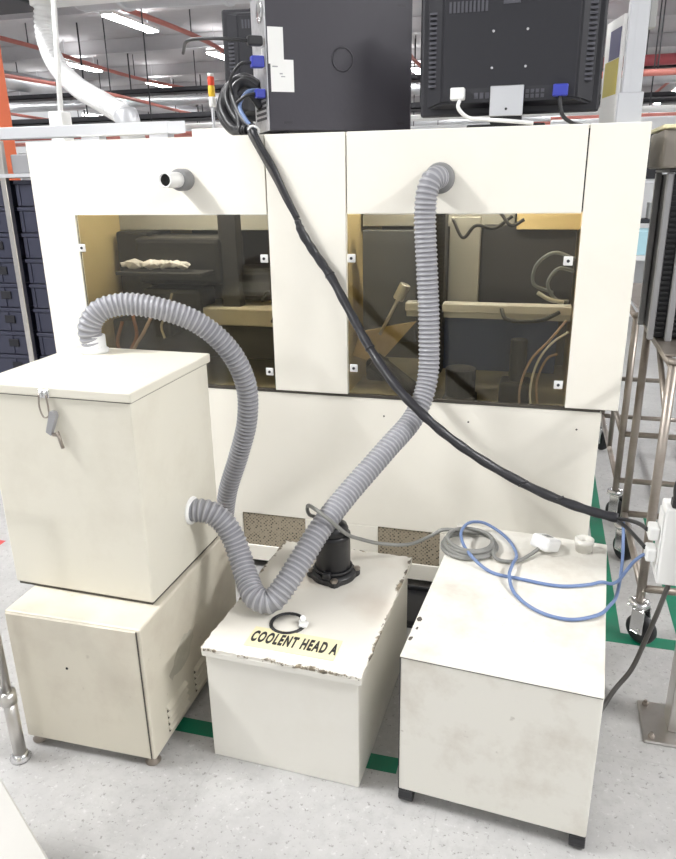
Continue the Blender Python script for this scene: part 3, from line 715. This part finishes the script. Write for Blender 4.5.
# cables plugged into it
def wp(x, y, z):   # computer-local point to world
    return Matrix.LocRotScale(Vector((-.901, .045, ZT)), Matrix.Rotation(PCR, 3, 'Z').to_quaternion(), None) @ Vector((x, y, z))
mpc = Matrix.LocRotScale(Vector((-.901, .045, ZT)), Matrix.Rotation(PCR, 3, 'Z').to_quaternion(), None)
v1 = thing('video_cable', 'cable with blue video plug in the back of the tower computer', 'cable', wp(-.02, .03, .21))
b = nb(); box(b, -.045, -.003, .012, .046, .205, .240, .004, 2, mpc); obj('video_plug', b, M['blue'], v1)
b = nb(); tube(b, [wp(-.044, .03, .22), wp(-.08, .035, .215), wp(-.11, .06, .17), wp(-.10, .08, .13)], .005, 8); obj('cord', b, M['black'], v1)
v2 = thing('power_cable', 'black mains cable running left from the back of the tower computer', 'cable', wp(-.02, .03, .29))
b = nb(); box(b, -.055, -.005, .012, .042, .268, .298, .006, 2, mpc); obj('power_plug', b, M['black'], v2)
b = nb(); tube(b, [wp(-.054, .027, .283), wp(-.09, .04, .287), wp(-.16, .09, .295), wp(-.22, .18, .30), wp(-.22, .30, .28)], .0055, 8); obj('cord', b, M['black'], v2)
v3 = thing('video_cable', 'lower dark blue video plug beside the black cable loops', 'cable', wp(-.02, .03, .13))
b = nb(); box(b, -.036, -.003, .014, .044, .115, .142, .004, 2, mpc); obj('video_plug', b, M['blue'], v3)
b = nb(); tube(b, [wp(-.036, .03, .128), wp(-.065, .04, .122), wp(-.095, .06, .10)], .005, 8); obj('cord', b, M['black'], v3)

# ------------------------------------------------------------------ monitors
def monitor(name, label, cx, cy, zb, w, h, rz):
    t = thing(name, label, 'monitor', (cx, cy, ZT), rz)
    z = zb-ZT
    b = nb(); box(b, -w/2, w/2, .0, .030, z, z+h, .008); obj('bezel', b, M['monitor'], t, True)
    # raised back shell (tapered)
    b = nb(); n0 = len(b.verts)
    r_ = bmesh.ops.create_cube(b, size=1)
    for v in r_['verts']:
        top = v.co.y < 0
        sx = (w-.145) if top else (w-.035)
        sz = (h-.06) if top else (h-.03)
        v.co = Vector((v.co.x*sx, -.045 if top else .0, z + h/2 + .005 + v.co.z*sz))
    bmesh.ops.bevel(b, geom=list(b.edges), offset=.006, segments=2, affect='EDGES')
    sh_ = obj('back_shell', b, M['monitor'], t, True)
    for s in (-1, 1):
        b = nb()
        for i in range(16):
            zz = z + .085 + i*.0135
            if zz > z+h-.05: break
            xx = s*(w/2-.046); box(b, xx-.017, xx+.017, -.028, -.014, zz, zz+.007, 0, 1, None)
        obj('vent_slots', b, M['monlight'], sh_, True)
    b = nb()
    for i in range(10): box(b, -w/2+.09+.012*i, -w/2+.097+.012*i, -.0465, -.0445, z+h-.075, z+h-.045)
    obj('top_vent', b, M['monlight'], sh_, True)
    b = nb()
    for sx in (-.05, .05):
        for sz in (-.05, .05): cyl(b, (sx, -.0468, z+h/2+.0+sz), (sx, -.0450, z+h/2+.0+sz), .004, 10)
    obj('mount_screw', b, M['chrome'], sh_, True)
    b = nb(); box(b, -w/2+.10, w/2-.10, -.047, -.0451, z+.035, z+.075); ps_ = obj('port_strip', b, M['dark'], sh_, True)
    b = nb()
    for i in range(4):
        for j in range(2): box(b, .055+.015*i, .065+.015*i, -.049, -.047, z+.042+.014*j, z+.052+.014*j)
    obj('sockets', b, M['monlight'], ps_, True); b = nb()
    for i in range(3): box(b, -.10+.017*i, -.088+.017*i, -.049, -.047, z+.045, z+.062)
    obj('sockets', b, M['monlight'], ps_, True)
    b = nb(); box(b, -.050, .050, -.062, -.051, z+.0-.008, z+.078, .002, 1); br = obj('stand_bracket', b, M['alu'], t, True, label='silver stand bracket')
    b = nb(); cyl(b, (0, -.0635, z+.012), (0, -.062, z+.012), .004, 10); obj('bracket_screw', b, M['dark'], br, True)
    b = nb(); box(b, -.048, .048, -.05, -.01, .012, z-.0005, .004); obj('stand_neck', b, M['black'], t, True)
    b = nb(); box(b, -.12, .12, -.05, .17, 0, .012, .005); obj('stand_base', b, M['black'], t, True)
    return t, z
m1, zz = monitor('computer_monitor', 'black monitor seen from behind, on the machine right of the tower computer', -.135, .13, 1.681, .55, .36, 0)
b = nb(); box(b, -.025, .025, -.0466, -.0449, zz+.30, zz+.325, .0); obj('badge', b, M['monlight'], m1, True)
m2, z2 = monitor('computer_monitor', 'second black monitor, mostly hidden behind the tower computer', -1.03, .56, 1.72, .46, .40, .15)
mw = Matrix.Translation((-.1295, .13, ZT))
v4 = thing('video_cable', 'cable with blue plug hanging from the back of the right monitor', 'cable', (.021, .07, 1.74))
b = nb(); box(b, .000, .044, .050, .0825, 1.722, 1.755, .004); obj('video_plug', b, M['blue'], v4)
b = nb(); tube(b, [(.022, .062, 1.723), (.024, .058, 1.70), (.034, .060, 1.668), (.06, .09, 1.650), (.10, .2, 1.646)], .006, 8); obj('cord', b, M['black'], v4)
v5 = thing('power_cable', 'white cable and plug at the lower left of the right monitor', 'cable', (-.28, .06, 1.72))
b = nb(); box(b, -.305, -.262, .045, .0825, 1.722, 1.757, .004); obj('power_plug', b, M['plug'], v5)
b = nb(); tube(b, [(-.275, .055, 1.724), (-.278, .04, 1.70), (-.25, .05, 1.672), (-.20, .062, 1.665), (-.12, .03, 1.6555), (-.05, .04, 1.648)], .006, 8); obj('cord', b, M['plug'], v5)

# ------------------------------------------------------------------ aluminium post, sign, tray, signal tower on machine
ap = thing('aluminium_post', 'silver aluminium profile post rising from the right end of the machine', 'post', (.235, .15, ZT))
b = nb(); box(b, .20, .255, .12, .175, ZT, 3.2, .003, 1)
for s in (.2275,): box(b, s-.004, s+.004, .118, .12, ZT+.1, 3.2); 
obj('profile', b, M['alu'], ap)
b = nb(); box(b, .19, .262, .11, .185, ZT+.0, ZT+.09, .003, 1); obj('foot_bracket', b, M['alu'], ap)
b = nb(); box(b, .256, .275, .13, .17, 1.90, 3.2, .002, 1); obj('cable_duct', b, M['greypanel'], ap)
sg = thing('sign_board', 'framed sign with dark blue and yellow halves beside the aluminium post', 'sign', (.18, .23, ZT))
A, B_ = Vector((.160, .31, 0)), Vector((.197, .15, 0))
def quad_board(z0, z1, a, c, t0, t1):
    d = (B_-A); n_ = Vector((-d.y, d.x, 0)).normalized()
    if n_.x > 0: n_ = -n_
    P0 = A + d*a; P1 = A + d*c
    poly = [(P0+n_*t0), (P0+n_*t1), (P1+n_*t1), (P1+n_*t0)]
    bb = nb(); prism(bb, [(p.x, p.y) for p in poly], z0, z1); return bb
b = quad_board(1.64, 1.945, 0, 1, 0, .008); obj('board', b, M['plug'], sg)
b = quad_board(1.73, 1.83, .12, .9, .0081, .0095); obj('yellow_half', b, M['yellow'], sg)
b = quad_board(1.832, 1.915, .30, .9, .0081, .0095); obj('blue_half', b, M['signblue'], sg)

ac = thing('aluminium_channel', 'flat aluminium channel lying on the machine and jutting out to the left', 'channel', (-1.8, .32, ZT))
b = nb(); box(b, -2.25, -1.40, .29, .36, ZT+.032, ZT+.076, .003, 1); prism(b, [(-1.40, .29), (-1.33, .29), (-1.40, .36)], ZT+.032, ZT+.074); obj('channel', b, M['alu'], ac)
for x in (-1.75, -1.45):
    b = nb(); box(b, x-.04, x+.04, .30, .35, ZT-.001, ZT+.0318); obj('support_block', b, M['alu'], ac)
b = nb(); box(b, -1.31, -.98, .30, .34, ZT, ZT+.045, .003, 1); tag(obj('white_strip', b, M['white']), 'low white upstand strip on the machine left of the black cable loops', 'strip')

st = thing('signal_tower', 'slim signal tower lamp with red and amber lenses, on the machine', 'lamp', (-1.42, .75, ZT))
b = nb(); cyl(b, (-1.42, .75, ZT), (-1.42, .75, 1.84), .007, 10); obj('pole', b, M['alu'], st)
b = nb(); lathe(b, [(0, 0), (.020, 0), (.020, .006), (.012, .012), (0, .012)], 16, (-1.42, .75, ZT)); obj('pole_base', b, M['plug'], st)
for z, h, m_ in ((1.80, .04, 'plug'), (1.841, .043, 'amber'), (1.885, .034, 'redlens'), (1.92, .012, 'plug')):
    b = nb(); lathe(b, [(0, 0), (.013, 0), (.0145, .004), (.0145, h-.004), (.013, h), (0, h)], 18, (-1.42, .75, z)); obj({'plug': 'cap', 'amber': 'amber_lens', 'redlens': 'red_lens'}[m_], b, M[m_], st)

# white flexible duct and stub post
b = nb(); hose(b, [(-2.285, .88, 2.30), (-2.29, .88, 2.255), (-2.30, .88, 2.165), (-2.235, .83, 2.035), (-2.088, .75, 1.917), (-1.90, .66, 1.83), (-1.77, .61, 1.77)], .043, .020, .006, 6, 20)
fd = tag(hose_obj('flexible_duct', b, M['white_duct'], M['white_duct']), 'white flexible duct curving down from the overhead pipe to the machine top', 'duct')
b = nb(); lathe(b, [(.0, 0), (.052, 0), (.052, .14), (.046, .155), (0, .155)], 24, (-1.725, .60, ZT), Matrix.Rotation(-.25, 4, 'Y')); obj('outlet_cuff', b, M['duct'], fd)
wp_ = thing('hanger_rod', 'thin white rod between overhead duct and machine top, beside the flexible duct', 'rod', (-1.985, .45, ZT))
b = nb(); tube(b, [(-1.955, .49, 2.312), (-1.98, .46, 1.77)], .011, 10); obj('rod', b, M['pvc'], wp_)
b = nb(); box(b, -2.015, -1.95, .42, .49, ZT+.0, 1.78, .004, 1); obj('rod_base', b, M['pvc'], wp_)
od = thing('overhead_duct', 'silver round duct crossing overhead behind the machine at the top', 'duct', (-2.3, 1.3, 2.45))
b = nb(); tube(b, [(-2.36, 1.30, 2.50), (-.5, 1.30, 2.45)], .17, 32); obj('duct_run', b, M['duct'], od)
for x in (-2.1, -1.55):
    b = nb(); ring(b, (x, 1.3, 2.493-(x+2.1)*.027), .17, .012, (1, 0, -.027), 32, 6); obj('flange_ring', b, M['duct'], od)
b = nb(); box(b, -2.40, -1.90, .40, 1.12, 2.31, 2.37, .01); lathe(b, [(0, 2.27), (.06, 2.27), (.06, 2.312), (0, 2.312)], 24, (-2.287, .88, 0)); obj('spigot_box', b, M['plug'], od)
b = nb(); box(b, -3.3, -2.405, .8, 1.12, 2.30, 2.45, .01); obj('dark_bracket', b, M['dark'], od)

# ------------------------------------------------------------------ crate rack at left
rk = thing('crate_rack', 'steel rack with a silver post at the left edge, filled with navy crates', 'rack', (-2.85, 1.4, 0))
for x, y in ((-2.875, 1.16), (-2.875, 1.60), (-3.46, 1.16), (-3.46, 1.60), (-2.29, 1.16), (-2.29, 1.60)):
    b = nb(); box(b, x-.018, x+.018, y-.018, y+.018, 0, 1.72, .004, 1); obj('post', b, M['steel'], rk)
for z in (.36, 1.53):
    b = nb(); box(b, -3.48, -2.27, 1.14, 1.62, z, z+.02, .002, 1); obj('shelf', b, M['alu'], rk)
def crate_bm(x0, x1, z):
    b = nb(); y0, y1 = 1.19, 1.57; h = .140
    box(b, x0+.006, x1-.006, y0+.006, y1-.006, z, z+h-.022, .006); box(b, x0, x1, y0, y1, z+h-.0222, z+h-.001, .003, 1)
    for x in (x0+.03, x1-.03, x0+.13, x1-.13): box(b, x-.006, x+.006, y0, y0+.006, z+.005, z+h-.024, .001, 1)
    return b
for cidx, (x0, x1, side) in enumerate(((-2.852, -2.312, 'right'), (-3.44, -2.898, 'left'))):
    for k in range(8):
        z = .3805 + k*.1425
        t = thing('storage_crate', f'dark navy storage crate, {ORD[7-k]} from the top in the {side} column of the left rack', 'crate', ((x0+x1)/2, 1.19, z), 0, 'navy crates in the rack')
        b = crate_bm(x0, x1, z); obj('body', b, M['crate'], t)
        cx = x0+.16 if side == 'right' else x1-.12
        b = nb(); box(b, cx-.035, cx+.035, 1.1865, 1.1955, z+.05, z+.095, .003, 1); obj('handle_slot', b, M['crateslot'], t)
b = nb(); box(b, -2.85, -2.35, 1.20, 1.56, 1.551, 1.65, .008); tag(obj('storage_bin', b, M['greybin']), 'grey bin on the top shelf of the left crate rack', 'bin')

# ------------------------------------------------------------------ steel table at far left, white corner box
tb = thing('tube_stand', 'stainless tube stand, its leg and round foot at lower left beside the low cabinet', 'stand', (-1.284, -1.112, 0))
for lx_, ly_ in ((-1.284, -1.112), (-2.0, -1.112), (-1.6, -1.75), (-2.0, -1.75)):
    b = nb(); tube(b, [(lx_, ly_, .02), (lx_, ly_, .21)], .0175, 16); tube(b, [(lx_-.002, ly_, .21), (lx_-.002, ly_, .78)], .0125, 16); lg = obj('leg', b, M['steel'], tb)
    b = nb(); lathe(b, [(0, 0), (.027, 0), (.028, .006), (.022, .016), (.019, .022), (0, .022)], 20, (lx_, ly_, 0)); obj('foot', b, M['chrome'], lg)
b = nb(); tube(b, [(-1.29, -1.112, .20), (-2.0, -1.112, .20)], .0125, 14); lathe(b, [(.0, -.018), (.0215, -.018), (.0215, .018), (0, .018)], 18, (-1.286, -1.112, .205)); obj('crossbar', b, M['steel'], tb)
for a, c in (((-1.286, -1.112), (-2.0, -1.112)), ((-1.6, -1.75), (-2.0, -1.75)), ((-1.286, -1.112), (-1.6, -1.75)), ((-2.0, -1.112), (-2.0, -1.75))):
    b = nb(); tube(b, [(a[0], a[1], .775), (c[0], c[1], .775)], .0125, 14); obj('top_rail', b, M['steel'], tb)
cw = thing('white_case', 'white case corner cut by the lower left corner of the frame', 'case', (-.92, -1.504, 0), math.atan2(-.134, .21))
b = nb(); box(b, -.30, .42, -.35, 0, .012, .295, .006); obj('body', b, M['cab'], cw, True)
b = nb(); box(b, -.304, .424, -.354, .003, .2955, .31, .004, 1); obj('lid', b, M['casepaint'], cw, True)
for x in (-.25, .36):
    for y in (-.30, -.06):
        b = nb(); cyl(b, (x, y, 0), (x, y, .012), .02); obj('foot', b, M['black'], cw, True)

# ------------------------------------------------------------------ trolleys at right
def castor(x, y, parent, rz):
    mt_ = Matrix.Translation((x, y, 0)) @ Matrix.Rotation(rz, 4, 'Z')
    b = nb(); box(b, -.021, -.0175, -.034, .012, .04, .13, .003, 1, mt_); box(b, .0175, .021, -.034, .012, .04, .13, .003, 1, mt_); box(b, -.022, .022, -.03, .03, .13, .137, .002, 1, mt_)
    lathe(b, [(0, .137), (.03, .137), (.034, .142), (.034, .150), (.026, .155), (0, .155)], 20, (x, y, 0)); c = obj('castor', b, M['chrome'], parent)
    b = nb(); lathe(b, [(0, -.014), (.03, -.014), (.045, -.014), (.052, -.009), (.052, .009), (.045, .014), (.03, .014), (0, .014)], 28, mt_ @ Vector((0, -.018, .052)), Matrix.Rotation(rz, 4, 'Z') @ Matrix.Rotation(PI/2, 4, 'Y')); obj('wheel', b, M['black'], c)
    b = nb(); cyl(b, mt_ @ Vector((-.026, -.018, .052)), mt_ @ Vector((.026, -.018, .052)), .008, 12); obj('axle', b, M['chrome'], c)
def trolley(label, x0, x1, y0, y1, H, midz):
    t = thing('tube_trolley', label, 'trolley', (x0, y0, 0), 0, 'steel tube trolleys')
    for x, y, rz in ((x0, y0, .9), (x1, y0, .3), (x0, y1, .6), (x1, y1, 1.2)):
        b = nb(); tube(b, [(x, y, .152), (x, y, H)], .0145, 14); lathe(b, [(0, H), (.019, H), (.019, H+.012), (0, H+.016)], 16, (x, y, 0)); obj('upright_tube', b, M['dullsteel'], t)
        castor(x, y, t, rz)
    for z in midz:
        for a, c in (((x0, y0), (x1, y0)), ((x0, y1), (x1, y1)), ((x0, y0), (x0, y1)), ((x1, y0), (x1, y1))):
            b = nb(); tube(b, [(a[0], a[1], z), (c[0], c[1], z)], .0125, 12); obj('rail', b, M['dullsteel'], t)
    return t
t1 = trolley('steel tube trolley with castors nearest the camera at right, carrying the black magazine', .405, .98, -.13, .45, .965, (.20, .955))
b = nb(); box(b, .39, 1.0, -.06, .47, .969, .976, .002, 1); obj('shelf', b, M['dullsteel'], t1)
b = nb(); tube(b, [(.405, -.118, .80), (.405, .15, .945)], .009, 10); obj('brace', b, M['dullsteel'], t1)
t2 = trolley('steel tube trolley standing behind the front trolley, past the machine side', .405, .98, .80, 1.75, .94, (.20, .42, .93))
b = nb(); tube(b, [(.405, 1.22, .20), (.405, 1.22, .93)], .012, 12); obj('upright_tube', b, M['dullsteel'], t2)
b = nb(); box(b, .42, .97, .84, 1.72, .945, .952, .002, 1); obj('shelf', b, M['dullsteel'], t2)

mg = thing('board_magazine', 'tall black slotted magazine with grey posts standing on the front trolley', 'magazine', (.36, .2, .976))
for x, y in ((.372, .16), (.424, .14), (.80, .14), (.372, .42), (.80, .42)):
    b = nb(); box(b, x-.010, x+.010, y-.012, y+.012, .976, 1.50, .003, 1); obj('post', b, M['maggrey'], mg)
b = nb(); box(b, .383, .79, .17, .43, .98, 1.495, .004)
for i in range(30): box(b, .436, .79, .150, .172, .995+i*.0165, 1.003+i*.0165)
for i in range(30): box(b, .380, .412, .158, .172, .995+i*.0165, 1.003+i*.0165)
obj('slotted_wall', b, M['magblack'], mg)
b = nb(); box(b, .362, .81, .125, .435, 1.5005, 1.512, .003, 1); obj('top_plate', b, M['magblack'], mg)
b = nb(); box(b, .335, .82, .12, .44, 1.5125, 1.625, .008); bt = tag(obj('parts_tray', b, M['tray']), 'grey-brown tray lying on top of the black magazine at right', 'tray')
b = nb(); box(b, .328, .83, .112, .448, 1.6255, 1.637, .003, 1); obj('tray_rim', b, M['cream'], bt)

# ------------------------------------------------------------------ background hall
def lamp_fixture():
    t = thing('ceiling_light', 'white tube ceiling light hanging in rows above the hall', 'ceiling light', (0, 0, 0), 0, 'ceiling lights in the hall')
    b = nb(); box(b, -.13, .13, -.82, .82, .025, .09, .01, 1); obj('housing', b, M['plug'], t, True)
    b = nb(); box(b, -.11, .11, -.80, .80, 0, .0249, .006, 1); obj('diffuser', b, M['lamp'], t, True)
    b = nb(); box(b, -.10, .10, -.80, .80, .0905, .096); obj('fill_strip', b, M['ceil_glow'], t, True)  # added glow on the housing top, lifts the ceiling brightness
    for y in (-.6, .6):
        b = nb(); cyl(b, (0, y, .0965), (0, y, .55), .008, 8); obj('hanger', b, M['alu'], t, True)
    return t
proto = None
cnt = 0
for x in (-19.2, -15.3, -11.4, -7.5, -3.6, .3, 4.2, 8.1, 12.0):
    y = -5.9
    k = 0
    while y < 40:
        if y < 9 and (not (-5 < x < 5) or x == .3): y += 4.2; continue
        if proto is None: proto = lamp_fixture(); o = proto
        else: o = dup(proto)
        o.location = (x, y, 4.2); cnt += 1
        y += 4.2
def pipe(name, pts, r, m_, label, cat, group=None, n=6):
    b = nb(); tube(b, pts, r, 12, n); o = tag(obj(name, b, M[m_]), label, cat, group)
    a, c = Vector(pts[0]), Vector(pts[-1])
    for t in (.12, .42, .72):
        p = a.lerp(c, t)
        if len(pts) == 5: p = Vector(pts[1 if t < .2 else 2 if t < .5 else 3])
        b = nb(); cyl(b, (p.x, p.y, p.z+r*.8), (p.x, p.y, 4.75), .012, 8); obj('hanger', b, M['dark'], o)
    return o
for x, z, lab in ((-10.7, 4.20, 'red sprinkler pipe along the hall, at the far left under the ceiling'), (-7.0, 4.18, 'red sprinkler pipe along the hall, beside the nearest lit ceiling lamp'),
                  (-14.4, 4.20, 'red sprinkler pipe along the hall, leftmost behind the orange column'), (-3.0, 4.2, 'red sprinkler pipe along the hall, hidden partly by the tower computer'), (3.4, 4.2, 'red sprinkler pipe along the hall, right of the aluminium post'),
                  (-8.9, 3.20, 'low red sprinkler pipe along the hall, seen under the nearest lit lamps'), (-12.6, 3.1, 'low red sprinkler pipe along the hall, close to the orange column')):
    pipe('sprinkler_pipe', [(x, 7, z), (x+.15, 12, z), (x-.3, 17, z-.03), (x+.1, 24, z), (x, 44, z)], .045 if z > 3.5 else .035, 'redpipe', lab, 'pipe', 'red sprinkler pipes')
for y, z, m_, lab in ((12, 3.10, 'redpipe', 'red cross pipe behind the aluminium post'), (14, 3.54, 'maroon', 'thick maroon cross pipe high at the right'), (12.5, 2.45, 'redpipe', 'low red cross pipe behind the aluminium post'),
                      (10, 2.26, 'redpipe', 'low red cross pipe behind the flexible duct'), (22, 2.95, 'redpipe', 'far red cross pipe in the middle distance'), (26, 3.0, 'redpipe', 'thin red cross pipe one row behind the middle one'), (17.5, 2.6, 'redpipe', 'red cross pipe just above the distant machines'), (34, 3.2, 'redpipe', 'last red cross pipe before the far wall')):
    x0 = 0 if y in (12, 14, 12.5) else -16
    pipe('cross_pipe', [(x0, y, z), (-3.2 if y == 10 else 14, y, z+.03)], .055 if m_ == 'redpipe' and y > 11 else .03 if y == 10 else .10, m_, lab, 'pipe', 'red cross pipes')
for y, z, r_, lab in ((10.4, 2.42, .05, 'white cable tray behind the flexible duct'), (16, 3.45, .12, 'white overhead duct in the middle distance'), (25, 3.3, .15, 'far pale cross duct')):
    pipe('cross_duct', [(-16, y, z), (14, y, z)], r_, 'duct' if y != 10.4 else 'plug', lab, 'duct', 'overhead cross ducts')
for x, z, r_, lab in ((-13.2, 3.95, .22, 'silver round duct along the hall at the left'), (6.2, 3.95, .25, 'silver round duct along the hall at the far right')):
    pipe('long_duct', [(x, 9, z), (x, 44, z)], r_, 'duct', lab, 'duct', 'long ceiling ducts')
for y in (11, 15, 19, 23, 27, 31, 35):
    b = nb(); box(b, -21, 21, y-.08, y+.08, 4.45, 4.75, .01, 1); box(b, -21, 21, y-.16, y+.16, 4.43, 4.45)
    tag(obj('roof_beam', b, M['ceil']), f'dark roof beam across the hall ceiling, {ORD[(y-11)//4]} from the front', 'beam', 'roof beams')
b = nb(); box(b, -8.2, -7.3, 16.6, 17.4, 3.42, 3.85, .1); fc = tag(obj('fan_coil_unit', b, M['dark']), 'black fan coil unit hanging below the ceiling behind the signal tower', 'air unit')
b = nb(); cyl(b, (-7.75, 17, 3.84), (-7.75, 17, 4.75), .02, 8); obj('hanger', b, M['dark'], fc)
b = nb(); box(b, -7.05, -6.74, 6, 6.25, 0, 4.75, .01)
tag(obj('steel_column', b, M['orange']), 'orange steel column at the upper left edge', 'column')
rows = [(-10.5, 9, 2.1), (-7.8, 9.5, 2.0), (-5.2, 10.2, 2.1), (-1.6, 11, 2.3), (1.0, 11.5, 2.35), (3.6, 12, 2.3), (-9, 18, 2.6), (-4, 20, 2.6), (3, 20, 2.5), (7, 17, 2.4)]
for i, (x, y, h) in enumerate(rows):
    t = thing('production_machine', ['pale production machine in the hall behind, %s from the left front row' % ORD[i]][0], 'machine', (x, y, 0), 0, 'distant production machines')
    b = nb(); box(b, x-1.0, x+1.0, y-.6, y+.6, .08, h, .03); obj('cabinet', b, M['bench'], t)
    b = nb(); box(b, x-.7, x+.3, y-.606, y-.598, h*.55, h*.88, .0); obj('viewing_window', b, M['slate'], t)
    b = nb(); box(b, x+.45, x+.8, y-.62, y-.6, h*.6, h*.9, .005, 1); obj('control_panel', b, M['dark'], t)
    b = nb(); box(b, x-.95, x+.95, y-.5, y+.5, 0, .08); obj('plinth', b, M['dark'], t)
for k, (y, z) in enumerate(((15, 3.50), (19, 3.3), (23, 3.50), (27, 2.9), (31, 3.4), (13, 2.75))):
    b = nb(); box(b, -18, 15 if k < 5 else -1, y-.25, y+.25, z, z+.025); box(b, -18, 15 if k < 5 else -1, y-.25, y-.235, z, z+.11); box(b, -18, 15 if k < 5 else -1, y+.235, y+.25, z, z+.11)
    ct = tag(obj('cable_tray', b, M['dark']), 'dark cable tray crossing the hall overhead, %s counted from the front' % ['second', 'third', 'fourth', 'fifth', 'sixth', 'first'][k], 'cable tray', 'dark cable trays')
    for x in (-14, -10, -6, -2.5):
        b = nb(); cyl(b, (x, y, z+.0255), (x, y, 4.75), .018, 8); obj('hanger', b, M['dark'], ct)
# things seen through the gap right of the machine
wb = thing('workbench', 'white workbench with black shelf seen through the gap beside the machine', 'bench', (1.3, 5.6, 0))
b = nb(); box(b, .5, 2.4, 5.2, 6.0, .70, .75, .005, 1); obj('bench_top', b, M['bench'], wb)
for x in (.55, 2.35):
    for y in (5.25, 5.95):
        b = nb(); box(b, x-.03, x+.03, y-.03, y+.03, 0, .70); obj('leg', b, M['alu'], wb)
for x in (.55, 2.35):
    b = nb(); box(b, x-.02, x+.02, 5.93, 5.97, .75, 1.9); obj('shelf_upright', b, M['alu'], wb)
b = nb(); box(b, .5, 2.4, 5.7, 5.98, 1.02, 1.06, .004, 1); obj('shelf', b, M['dark'], wb)
b = nb(); box(b, .5, 2.4, 5.7, 5.98, 1.40, 1.43, .004, 1); obj('shelf', b, M['alu'], wb)
b = nb(); box(b, .5, 2.4, 5.99, 6.0, .02, .70); obj('modesty_panel', b, M['bench'], wb)
b = nb(); box(b, .82, 1.25, 5.25, 5.6, .75, .98, .01); tag(obj('storage_bin', b, M['lightblue']), 'light blue bin on the workbench beyond the machine side', 'bin')
for k, (x, w_, h_, m_) in enumerate(((.80, .16, .22, 'plug'), (1.02, .20, .16, 'greypanel'), (1.28, .14, .26, 'plug'))):
    b = nb(); box(b, x, x+w_, 5.72, 5.92, 1.06, 1.06+h_, .008); tag(obj('parts_box', b, M[m_]), ['white carton left on the black bench shelf', 'grey carton in the middle of the black bench shelf', 'tall white carton right on the black bench shelf'][k], 'box', 'cartons on the bench shelf')

# ------------------------------------------------------------------ light
def area(name, loc, sx, sy, power, target=None, col=(1, 1, 1)):
    l = bpy.data.lights.new(name, 'AREA'); l.shape = 'RECTANGLE'; l.size = sx; l.size_y = sy; l.energy = power; l.color = col
    o = bpy.data.objects.new(name, l); COL.objects.link(o); o.location = loc
    if target: o.rotation_euler = (Vector(target)-Vector(loc)).to_track_quat('-Z', 'Y').to_euler()
    return o
for x, y, p in ((-3.6, -1.7, 165), (4.2, -1.7, 190), (-3.6, 2.5, 40), (4.2, 2.5, 40), (-3.6, -5.9, 45), (4.2, -5.9, 45)):
    area('tube_light', (x, y, 4.19), .22, 1.6, p)
w = bpy.data.worlds.new('World'); sc.world = w; w.use_nodes = True
bg = w.node_tree.nodes['Background']; bg.inputs[0].default_value = (.97, .98, 1, 1); bg.inputs[1].default_value = .45

# ------------------------------------------------------------------ camera
f_, yaw, pit, rol, D = 717.7643, .272659, .336806, -.016610, 2.3921
cy_, sy_ = math.cos(yaw), math.sin(yaw)
fw = Vector((-sy_*math.cos(pit), cy_*math.cos(pit), -math.sin(pit)))
rt = Vector((cy_, sy_, 0)); up = rt.cross(fw)
r2 = rt*math.cos(rol) + up*math.sin(rol); u2 = -rt*math.sin(rol) + up*math.cos(rol)
cd = bpy.data.cameras.new('Camera'); cam = bpy.data.objects.new('Camera', cd); COL.objects.link(cam)
cd.sensor_fit = 'VERTICAL'; cd.sensor_height = 24; cd.lens = f_/859*24; cd.clip_start = .02; cd.clip_end = 200
cam.matrix_world = Matrix(((r2.x, u2.x, -fw.x, 0), (r2.y, u2.y, -fw.y, -D), (r2.z, u2.z, -fw.z, 1.5), (0, 0, 0, 1)))
sc.camera = cam
vs = sc.view_settings; vs.view_transform = 'Standard'; vs.look = 'None'; vs.exposure = .66; vs.gamma = 1; vs.use_curve_mapping = False
